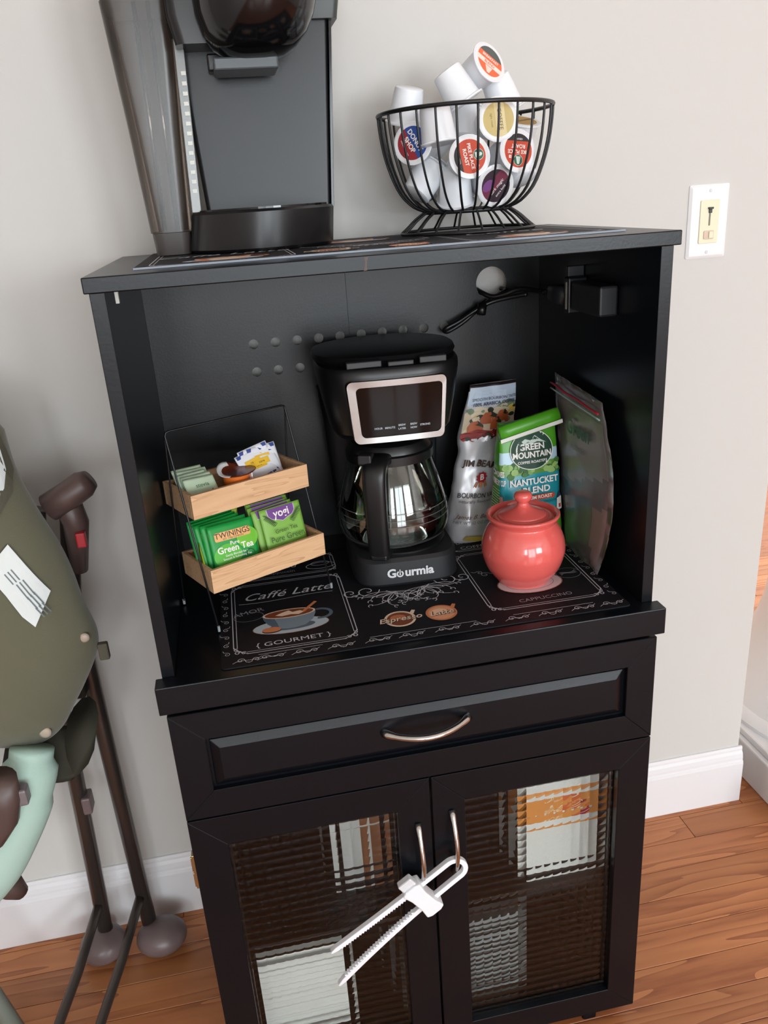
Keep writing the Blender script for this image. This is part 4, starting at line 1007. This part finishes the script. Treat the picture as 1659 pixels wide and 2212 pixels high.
# folded top edge and its white tin tie, sloping up to the right
M2 = Matrix.Translation((.547, .226, .958)) @ Matrix.Rotation(.06, 4, 'Z') @ Matrix.Rotation(-.20, 4, 'Y')
obj('folded_top', loc(t, tf(M2, loft([[(x_, y_, z_) for y_, z_ in ((-.006, -.012), (-.007, .004), (-.003, .012), (.004, .012), (.008, .002), (.006, -.012))] for x_ in (-.047, -.03, 0, .03, .0475)]))), GB, t, smooth=True)
obj('tin_tie', loc(t, tf(M2, loft([[(x_, y_, z_) for y_, z_ in ((-.0085, -.0105), (-.0090, -.0045), (-.0078, -.0045), (-.0073, -.0105))] for x_ in (-.050, -.02, .02, .0490)]))), mat('tie_white', (226, 226, 220), .4), t, bevel=.0004)
p = Print(lambda u, v, k_: inv2 @ fr(u, v, k_), step=.00004, base=.0012, curved=True)
random.seed(5)
for k_ in range(46):
    x_ = random.uniform(-.9, .9); y_ = random.uniform(.605, .695); s_ = random.uniform(.06, .13)
    uv_fan(p, [(x_ + s_ * math.cos(a), y_ + s_ * .21 * math.sin(a)) for a in [PI / 4 * q for q in range(8)]], random.choice([ink((120, 168, 84)), ink((66, 118, 46)), ink((150, 186, 106)), ink((52, 96, 44))]))
OVX, OVY = .04, .790
for sc_, m_ in ((1.0, WHT), (.965, ink((24, 64, 46)))): uv_fan(p, [(OVX + .70 * sc_ * math.cos(a), OVY + .145 * sc_ * math.sin(a)) for a in [2 * PI * q / 40 for q in range(40)]], m_)
uv_fan(p, [(OVX + a, OVY + b) for a, b in ((-.45, .045), (-.2, .085), (-.05, .065), (.12, .105), (.30, .07), (.48, .045), (.2, .06), (0, .045))], ink((200, 214, 206)))
def uvt(s, size, m, u, v, rot=0.0, hw=.050, hh=.212, **kw):
    V, F = text2d(s, 1.0, **kw); c, q = math.cos(rot), math.sin(rot)
    p.add(([((c * a - q * b) * size / hw, (q * a + c * b) * size / hh) for a, b in V], F), m, u, v)
uvt('GREEN', .0130, WHT, OVX, OVY + .022, .0, bold=.03); uvt('MOUNTAIN', .0130, WHT, OVX, OVY - .036, .0, bold=.03, sx=.9); uvt('COFFEE ROASTERS', .0056, WHT, OVX, OVY - .088, .0, bold=.02)
uvt('NANTUCKET', .0140, WHT, .05, .555, .0, bold=.03, sx=.9); uvt('BLEND', .0140, WHT, .10, .490, .0, bold=.03)
uv_fan(p, [(-.45, .412), (.62, .412), (.70, .432), (.62, .452), (-.45, .452)], ink((192, 70, 34))); uvt('MEDIUM ROAST', .0072, WHT, .06, .432, .0, bold=.02)
uvt('RICH, COMPLEX, SMOOTH', .0056, INK, .10, .388, 0)
uv_fan(p, [(.72, .31), (.92, .31), (.90, .41), (.82, .43), (.74, .40)], ink((226, 224, 216))); uv_fan(p, [(.74, .40), (.90, .41), (.82, .455)], ink((40, 60, 84))); uv_fan(p, [(.79, .325), (.87, .325), (.87, .355), (.79, .355)], ink((176, 52, 44)))
p.build('printed_front', t)
# side gusset print
def side(u, v, k_): return inv2 @ S(PI + u, v, k_)
p = Print(side, step=.00003, base=.0010, curved=True)
def sdt(s, size, m, u, v, **kw):
    V, F = text2d(s, 1.0, **kw); p.add(([(a * size / .038, b * size / .212) for a, b in V], F), m, u, v)
sdt('GOODNESS', .0125, WHT, .12, .625, bold=.03, sx=.8); sdt('IN EVERY CUP', .0125, WHT, .15, .560, bold=.03, sx=.75)
for k_ in range(15): p.fan([(-.55 + .03 * (k_ % 3), .500 - .022 * k_), (.30 if not 3 < k_ < 9 else .12, .500 - .022 * k_), (.30 if not 3 < k_ < 9 else .12, .508 - .022 * k_), (-.55 + .03 * (k_ % 3), .508 - .022 * k_)], ink((196, 220, 170)), seg=.08, rings=1)
p.fan([(.25, .34), (.62, .34), (.62, .46), (.25, .46)], ink((206, 150, 140)), seg=.08, rings=2); p.fan([(.25, .295), (.62, .295), (.62, .345), (.25, .345)], ink((44, 34, 34)), seg=.08, rings=2)
p.build('printed_side', t)
# --- clear zip bag with a dark green coffee bag inside, leaning along the right wall
ZBAG = thin_clear('zip_plastic', (226, 222, 220), .02, .26, .20, (206, 198, 196))
def zs(v, u):        # v height 0..1, u depth 0 (front) .. 1 (rear); outline measured on the photographed bag
    z = ZN + .0025 + .245 * v + .010 * v * u
    yf = .098 - .036 * math.sin(PI * min(1, v * 1.05)) ** 1.0 + .012 * v ** 3; yr = .215 + .062 * v
    return yf + (yr - yf) * u, z
def zbag(thick, x0, vmax=1.0, vmin=0.0, umin=0.0, umax=1.0, nu=16, nv=30, cr=.0022):
    V, F = [], []
    for sgn in (-1, 1):
        for j in range(nv + 1):
            for i in range(nu + 1):
                v = vmin + (vmax - vmin) * j / nv; u = umin + (umax - umin) * i / nu
                y, z = zs(v, u); e = math.sin(PI * i / nu) ** .5 * math.sin(PI * min(1, max(.0, j / nv))) ** .45
                lean = .006 * (1 - v)
                V.append((x0 + sgn * thick * e * (1 - .55 * v) - lean + cr * noise.noise(Vector((y * 45, z * 40, sgn * 3.3))) * 1.2, y, z))
    n = (nu + 1) * (nv + 1)
    for b in (0, 1):
        for j in range(nv):
            for i in range(nu):
                q = b * n + j * (nu + 1) + i; F.append((q, q + 1, q + nu + 2, q + nu + 1))
    rim = list(range(nu + 1)) + [j * (nu + 1) + nu for j in range(1, nv + 1)] + [nv * (nu + 1) + i for i in range(nu - 1, -1, -1)] + [j * (nu + 1) for j in range(nv - 1, 0, -1)]
    for a, b in zip(rim, rim[1:] + rim[:1]): F.append((a, b, b + n, a + n))
    return V, F
t = thing('zip_bag', 'clear zip bag with a red seal line leaning by the right niche wall', 'bag', at(.607, .15, ZN))
obj('plastic', loc(t, zbag(.0095, .6065)), ZBAG, t, smooth=True)
seal = [(.5985 + .0006 * math.sin(q), zs(.945, q / 14)[0], zs(.945 - .004 * math.sin(q * .9), q / 14)[1]) for q in range(15)]
obj('zip_seal', loc(t, tube(seal, [.0016] * 15, 6)), mat('zip_red', (176, 34, 58), .35), t, smooth=True)
seal2 = [(.5985, zs(.915, q / 14)[0], zs(.915, q / 14)[1]) for q in range(15)]
obj('zip_track', loc(t, tube(seal2, .0012, 6)), mat('zip_teal', (160, 190, 184), .4), t, smooth=True)
t = thing('coffee_bag', 'dark green and grey coffee bag sealed inside the clear zip bag', 'coffee bag', at(.605, .15, ZN))
V, F = zbag(.0060, .6060, .87, .03, .08, .93, 12, 30, .0012)
I = []
for f_ in F:
    cz = sum(V[i][2] for i in f_) / len(f_); cy = sum(V[i][1] for i in f_) / len(f_); h_ = (cz - ZN) / .245
    I.append(1 if h_ > .50 + (.17 - cy) * 1.2 else (2 if h_ > .36 + (.17 - cy) * .8 else (0 if cy > .118 else 3)))
obj('pouch', loc(t, (V, F)), [mat('inner_green', (44, 84, 36), .4), mat('inner_grey', (176, 168, 164), .4), mat('inner_dark', (36, 44, 44), .35), mat('inner_pale', (186, 172, 164), .45)], t, smooth=True, mi=I)
inv3 = t.matrix_basis.inverted()
p = Print(lambda u, v, k_: inv3 @ Vector((.5975 - .006 * 0 - .0005 - k_ - .004 * (1 - v / .25), .165 - u, ZN + v)), step=.00004)
p.text('Green', .030, ink((44, 92, 70)), .0, .196, 0, bold=.02); p.text('mountain', .012, ink((80, 100, 90)), .0, .170)
p.build('printed_side', t)

# ================================================================== plug, power block and cord at the top right of the niche
PBK = mat('plug_black', (16, 16, 18), .35); PGY = mat('plug_grey', (30, 32, 36), .42)
t = thing('power_strip', 'dark grey power outlet block fixed to the right niche wall', 'power strip', at(.606, .2, 1.14))
obj('block', loc(t, bx(.596, .6212, .108, .198, 1.122, 1.160)), PGY, t, bevel=.003)
obj('outlet_face', loc(t, bx(.594, .6212, .2005, .2180, 1.116, 1.164)), PBK, t, bevel=.002)
obj('outlet_trim', loc(t, bx(.5925, .5945, .2060, .2095, 1.122, 1.158)), mat('trim_grey', (120, 116, 108), .4), t)
obj('bracket', loc(t, bx(.598, .6212, .2120, .2200, 1.164, 1.178)), PGY, t, bevel=.001)
t = thing('extension_cable', 'black power cord plugged in and looped through the cable hole', 'cable', at(.59, .3, 1.12))
obj('plug', loc(t, loft([[(.6005 + a, y_, 1.138 + b) for a, b in rrect(-w_, w_, -h_, h_, min(w_, h_) * .6, 3)] for y_, w_, h_ in ((.2185, .011, .013), (.250, .011, .013), (.268, .010, .0115), (.276, .006, .007))])), PGY, t, smooth=True)
obj('strain_relief', loc(t, tube([(.6005, .276, 1.137), (.599, .300, 1.136)], [.0042, .0032], 10)), PBK, t, smooth=True)
obj('cord_run', loc(t, tube(smooth_path([(.599, .298, 1.136), (.592, .325, 1.137), (.575, .345, 1.138), (.556, .357, 1.131), (.540, .366, 1.128), (.527, .377, 1.134), (.523, .392, 1.138)], 6), .0038, 10)), PBK, t, smooth=True)
obj('cord_run', loc(t, tube(smooth_path([(.585, .335, 1.131), (.56, .352, 1.126), (.535, .362, 1.120), (.510, .364, 1.109), (.485, .362, 1.096), (.466, .362, 1.088), (.462, .366, 1.083), (.470, .368, 1.082), (.495, .370, 1.094), (.520, .370, 1.112), (.548, .368, 1.128), (.566, .376, 1.134), (.563, .392, 1.136)], 6), .0036, 10)), PBK, t, smooth=True)
obj('cable_tie', loc(t, tube([(.519, .358, 1.104), (.523, .363, 1.118)], .0072, 10)), PBK, t, smooth=True)

# ================================================================== slide lock across the two door handles
t = thing('cabinet_lock', 'white plastic slide lock hooked through both door handles', 'lock', at(.25, -.022, .36))
cA, dA = Vector((.3440, .4150)), Vector((-.1790, -.1290)).normalized()       # bend centre, direction of the arms
nA = Vector((-dA.y, dA.x))
def arm(sgn, L, bend):
    pts = []
    for i in range(22):
        s_ = L * i / 21; pts.append(cA + dA * s_ + nA * sgn * (.0155 + bend * (s_ / L) ** 2))
    return pts
up, lo_ = arm(-1, .207, .006), arm(1, .240, .018)
arc = [cA + (-dA * math.sin(a) + nA * -math.cos(a)) * .0155 for a in [PI * (i + .5) / 12 for i in range(12)]]
path = up[::-1] + arc + lo_
def bar(pts, w, y0, y1):
    n = len(pts); rg = []
    for i in range(n):
        tn = (pts[min(i + 1, n - 1)] - pts[max(i - 1, 0)]).normalized(); q = Vector((-tn.y, tn.x)); ww = w * (1 if 0 < i < n - 1 else .45)
        a, b = pts[i] + q * ww, pts[i] - q * ww
        rg.append([(a.x, y0, a.y), (b.x, y0, b.y), (b.x, y1, b.y), (a.x, y1, a.y)])
    return loft(rg)
obj('u_bar', loc(t, bar(path, .0036, -.0305, -.0225)), WHITE_PL, t, bevel=.0009)
for pts, sg in ((up, 1), (lo_, -1)):
    tv = []
    for i in range(26):
        s_ = .36 + .58 * i / 26; q = pts[0].lerp(pts[-1], s_) if False else pts[int(s_ * 21)].lerp(pts[min(21, int(s_ * 21) + 1)], s_ * 21 - int(s_ * 21))
        b0 = q + nA * sg * .0030; tv.append(prism([tuple(b0 - dA * .0026), tuple(b0 + dA * .0026), tuple(b0 + nA * sg * .0028 + dA * .0018)], -.0295, -.0235, 'y'))
    obj('ratchet_teeth', loc(t, join(*tv)), WHITE_PL, t)
bc = cA + dA * .0590
def blk(w, l, y0, y1, pinch): 
    pts = []
    for a, b in ((-l, -w), (-l * .4, -w * pinch), (l * .4, -w * pinch), (l, -w), (l * 1.12, -w * .5), (l * 1.12, w * .5), (l, w), (l * .4, w * pinch), (-l * .4, w * pinch), (-l, w), (-l * 1.12, w * .5), (-l * 1.12, -w * .5)):
        q = bc + nA * a + dA * b; pts.append((q.x, q.y))
    return prism(pts, y0, y1, 'y')
obj('slider', loc(t, blk(.0150, .0275, -.0400, -.0190, .80)), WHITE_PL, t, bevel=.0022, seg=3)
qb = bc - nA * .0330
obj('release_button', loc(t, tf(Matrix.Translation((qb.x, -.030, qb.y)) @ Matrix.Rotation(-math.atan2(nA.y, nA.x), 4, 'Y'), bx(-.0095, .0095, -.006, .006, -.011, .011))), mat('lock_button', (218, 218, 222), .35), t, bevel=.002)

# ================================================================== things behind the door glass
NAP = mat('napkin_white', (236, 234, 228), .7, bump=(500, .2))
t = thing('napkin_pack', 'pack of white napkins with an orange paper band behind the right glass door', 'napkins', at(.545, .10, .2741))
obj('napkins', loc(t, bx(.475, .606, .062, .150, .2745, .4560)), NAP, t, bevel=.006, seg=3)
obj('paper_band', loc(t, bx(.4735, .6075, .0605, .1515, .3750, .4300)), mat('band_orange', (232, 150, 74), .5), t, bevel=.005, seg=2)
p = Print(plane_fn(inv_ := tuple(t.matrix_basis.inverted() @ Vector((.540, .0604, .4025))), (1, 0, 0), (0, 0, 1)))
p.poly([(.018 + .014 * (1 + .1 * math.cos(8 * a)) * math.cos(a), .004 + .014 * (1 + .1 * math.cos(8 * a)) * math.sin(a)) for a in [2 * PI * q / 32 for q in range(32)]], ink((222, 104, 56)))
p.text('10', .018, ink((250, 220, 180)), .018, .004, -PI / 2); p.poly([(.030, -.020), (.042, -.020), (.042, -.006), (.030, -.006)], ink((176, 28, 54))); p.text('T', .012, WHT, .036, -.013, -PI / 2)
p.text('lighter', .011, ink((250, 220, 180)), -.010, 0, -PI / 2); p.text('paper', .011, ink((250, 220, 180)), -.023, 0, -PI / 2); p.build('band_print', t)
t = thing('napkin_stack', 'tall stack of white folded paper napkins behind the left glass door', 'napkins', at(.125, .11, .0552))
for i in range(9):
    dx = random.uniform(-.002, .002); obj('napkin', loc(t, bx(.052 + dx, .190 + dx, .050 + dx, .165, .0555 + .0185 * i, .0555 + .0185 * i + .0180)), NAP, t, bevel=.004, seg=2)
FOILG = mat('tray_grey', (150, 156, 156), .4)
for i in range(8):
    z_ = .0553 + .0215 * i
    o = obj('food_tray', loft([[(a, b, z) for a, b in rrect(.282 - g, .470 + g, .052 - g, .20 + g, .012, 3)] for z, g in ((z_, 0), (z_ + .0175, .004), (z_ + .0200, .008), (z_ + .0205, .008), (z_ + .0185, .003), (z_ + .004, -.002))]), FOILG, auto=.6)
    tag(o, 'grey flat tray in the stack behind the door meeting, %s from the bottom' % ('first', 'second', 'third', 'fourth', 'fifth', 'sixth', 'seventh', 'eighth')[i], 'tray', 'grey trays stacked in the cabinet')
t = thing('carton', 'white and brown carton on the shelf behind the left glass door', 'box', at(.235, .17, .2741))
obj('box_body', loc(t, bx(.195, .275, .130, .215, .2745, .400)), mat('carton_white', (220, 218, 214), .5), t, bevel=.001)
obj('brown_panel', loc(t, bx(.238, .2745, .1290, .1300, .276, .392)), mat('carton_brown', (160, 104, 70), .5), t)
obj('flap', loc(t, bx(.195, .275, .1305, .2145, .4002, .4035)), mat('carton_tan', (190, 160, 130), .5), t)

# ================================================================== folding baby chair at the left
TUBE = mat('bronze_tube', (98, 90, 86), .3, metal=.75); OLIVE = mat('olive_fabric', (98, 96, 76), .85, bump=(900, .25), sheen=.3)
OLIVE2 = mat('olive_band', (86, 82, 68), .8, bump=(700, .2)); BROWN = mat('brown_plastic', (84, 66, 62), .42); CAPM = mat('foot_cap', (112, 96, 96), .35)
MINT = mat('mint_fabric', (176, 204, 192), .8, bump=(300, .15)); TAGW = mat('tag_white', (224, 230, 228), .6); DKOL = mat('dark_olive', (44, 42, 30), .8)
HC = thing('baby_chair', 'folded baby chair with olive fabric and dark tubular legs at the left edge', 'baby chair', at(-.24, .28, 0))
def h(name, vf, m, parent=None, **kw): return obj(name, loc(HC, vf), m, parent or HC, **kw)
h('leg', tube([(-.152, .345, .02), (-.155, .338, .50), (-.152, .322, .74), (-.120, .285, .90)], .0135, 14), TUBE, smooth=True)
h('leg', tube([(-.232, .345, .02), (-.212, .338, .50), (-.200, .322, .74), (-.165, .285, .90)], .0135, 14), TUBE, smooth=True)
for x_, y_, sx_ in ((-.132, .328, .046), (-.238, .336, .042)):
    h('foot_cap', tf(Matrix.Translation((x_, y_, .0315)) @ Matrix.Diagonal((sx_, .040, .031, 1)), lathe([(max(.001, math.cos(a)), math.sin(a)) for a in [-PI / 2 + PI * i / 12 for i in range(13)]], 28, False, False)), CAPM, smooth=True)
h('brace_bar', tube([(-.156, .336, .125), (-.190, .25, .072), (-.255, .05, .0125), (-.29, -.05, .0125)], .0085, 10), TUBE, smooth=True)
h('brace_bar', tube([(-.229, .336, .125), (-.262, .25, .072), (-.325, .05, .0125), (-.36, -.05, .0125)], .0085, 10), TUBE, smooth=True)
h('leg_clip', bx(-.213, -.198, .322, .352, .335, .368), CAPM, bevel=.003)
out = [(-.163, 1.036), (-.160, .985), (-.147, .930), (-.128, .872), (-.119, .830), (-.113, .780), (-.104, .735), (-.110, .700), (-.134, .655), (-.158, .618), (-.178, .588), (-.205, .569), (-.235, .566), (-.290, .575), (-.40, .60), (-.50, .66), (-.55, .78), (-.54, .92), (-.47, 1.04), (-.36, 1.10), (-.25, 1.10), (-.19, 1.075)]
outs = smooth_path([(a, 0, b) for a, b in out + out[:1]], 5)[:-1]; outs = [(a[0], a[2]) for a in outs]
CX, CZ = -.33, .82
def fold(x, z): return .007 * noise.noise(Vector((x * 16 + z * 5, z * 7, .4))) + .003 * noise.noise(Vector((x * 40 + z * 16, z * 14, 2.0)))
def pillow(s_, q, y0, d):
    x, z = CX + (q[0] - CX) * s_, CZ + (q[1] - CZ) * s_
    return (x, y0 - d * (1 - s_ ** 2.6) ** .6 + fold(x, z) * (1 - s_ ** 8), z)
SL = (1, .995, .98, .96, .93, .9, .86, .82, .78, .73, .68, .6, .5, .4, .2, .01)
rg = [[pillow(s_, q, .215, .075) for q in outs] for s_ in SL]; back = [[pillow(s_, q, .222, -.045) for q in outs] for s_ in SL[::-1]]
fab = h('fabric_seat', loft(back + rg), OLIVE, smooth=True)
def radial(x, z):
    a = math.atan2(z - CZ, x - CX); best = 1e9
    for (x0, z0), (x1, z1) in zip(outs, outs[1:] + outs[:1]):
        dx, dz = math.cos(a), math.sin(a); ex, ez = x1 - x0, z1 - z0; den = dx * ez - dz * ex
        if abs(den) < 1e-12: continue
        t_ = ((x0 - CX) * ez - (z0 - CZ) * ex) / den; u_ = ((x0 - CX) * dz - (z0 - CZ) * dx) / den
        if t_ > 0 and -1e-6 <= u_ <= 1 + 1e-6: best = min(best, t_)
    return min(.9995, math.hypot(x - CX, z - CZ) / best)
hinv = HC.matrix_basis.inverted()
def onfab(u, v, k_):
    r_ = radial(u, v); return hinv @ Vector((u, .215 - .075 * (1 - r_ ** 2.6) ** .6 + fold(u, v) * (1 - r_ ** 8) - k_, v))
p = Print(onfab, step=.0002, base=.0030, curved=True)
p.fan([(-.165, 1.035), (-.160, .985), (-.163, .960), (-.195, .915), (-.24, .89), (-.24, 1.0), (-.20, 1.03)], OLIVE2, seg=.012, rings=6)
p.fan([(-.168, 1.040), (-.1655, .990), (-.170, .968), (-.200, .925), (-.24, .90), (-.24, 1.02), (-.20, 1.045)], TAGW, seg=.012, rings=6)
for i in range(9): p.stroke([(-.2375 + .002 * i, .915 + .0125 * i), (-.205 + .0035 * i, .945 + .0105 * i), (-.180 + .001 * i, .980 + .0065 * i)], .0035, ink((130, 142, 144)))
p.build('printed_label', fab)
p = Print(onfab, step=.0002, base=.0065, curved=True)
p.fan([(-.176, .900), (-.141, .823), (-.166, .781), (-.178, .80), (-.190, .835), (-.206, .872)], TAGW, seg=.012, rings=5)
for cx_, cz_, L_ in ((-.178, .867, .012), (-.166, .846, .016), (-.158, .828, .014), (-.152, .812, .012)):
    for e in (-1, 0, 1): p.stroke([(cx_ + e * .004 - L_ * .35, cz_ + L_ + e * .002 - .014), (cx_ + e * .004 + L_ * .25, cz_ - L_ + e * .002 - .006)], .0016, ink((110, 120, 122)))
p.build('care_tag', fab)
for x_, z_, r_ in ((-.196, .600, .0085), (-.1165, .738, .007)):
    q = onfab(x_, z_, .002); obj('snap_button', tf(Matrix.Translation(q) @ Matrix.Rotation(PI / 2, 4, 'X'), lathe([(r_, -.003), (r_, .001), (r_ * .6, .0026), (.0005, .003)], 18)), mat('snap_beige', (176, 160, 144), .4), fab, smooth=True)
h('hem_tab', bx(-.106, -.092, .205, .216, .690, .716), OLIVE2, bevel=.002)
h('hinge_knob', tube([(-.140, .255, .912), (-.112, .255, .926), (-.088, .255, .940), (-.078, .255, .946)], [.020, .020, .0195, .014], 18), BROWN, smooth=True)
h('hinge_arm', tube([(-.118, .262, .925), (-.112, .270, .880), (-.125, .290, .80)], [.019, .018, .012], 14), BROWN, smooth=True)
h('red_latch', bx(-.112, -.099, .245, .258, .850, .872), mat('latch_red', (170, 36, 46), .4), bevel=.002)
h('strap', loft([[(x_ + .026 * math.cos(a), .205 + .03 * math.sin(a), z_ + .030 * math.sin(a + .5)) for a in [2 * PI * i / 12 for i in range(12)]] for x_, z_ in ((-.245, .560), (-.205, .548), (-.175, .545), (-.160, .555), (-.150, .590))]), DKOL, smooth=True)
h('leg_bracket', bx(-.178, -.160, .300, .345, .575, .625), DKOL, bevel=.004)
h('mint_bolster', tube(smooth_path([(-.215, .175, .585), (-.228, .160, .540), (-.262, .150, .475), (-.315, .150, .400), (-.39, .16, .35), (-.48, .18, .34)], 5), [.030] * 3 + [.038] * 4 + [.043] * 19, 20), MINT, smooth=True)
h('side_arm', loft([[(x_ + w_ * math.cos(a), .105 + .018 * math.sin(a), z_ + .010 * math.sin(a)) for a in [2 * PI * i / 16 for i in range(16)]] for x_, z_, w_ in ((-.245, .590, .026), (-.246, .560, .026), (-.256, .525, .026), (-.272, .500, .022), (-.285, .490, .012))]), BROWN, smooth=True)
h('buckle', bx(-.2285, -.2125, .10, .12, .545, .570), mat('buckle_grey', (120, 110, 112), .35), bevel=.003)
h('rear_knob', tube([(-.325, .18, .36), (-.300, .19, .335), (-.292, .195, .315)], [.018, .02, .012], 12), BROWN, smooth=True)
h('leg', tube([(-.47, .28, .55), (-.45, .26, .30), (-.402, .235, .10), (-.365, .205, .014)], .0145, 12), mat('sage_tube', (116, 122, 112), .5), smooth=True)
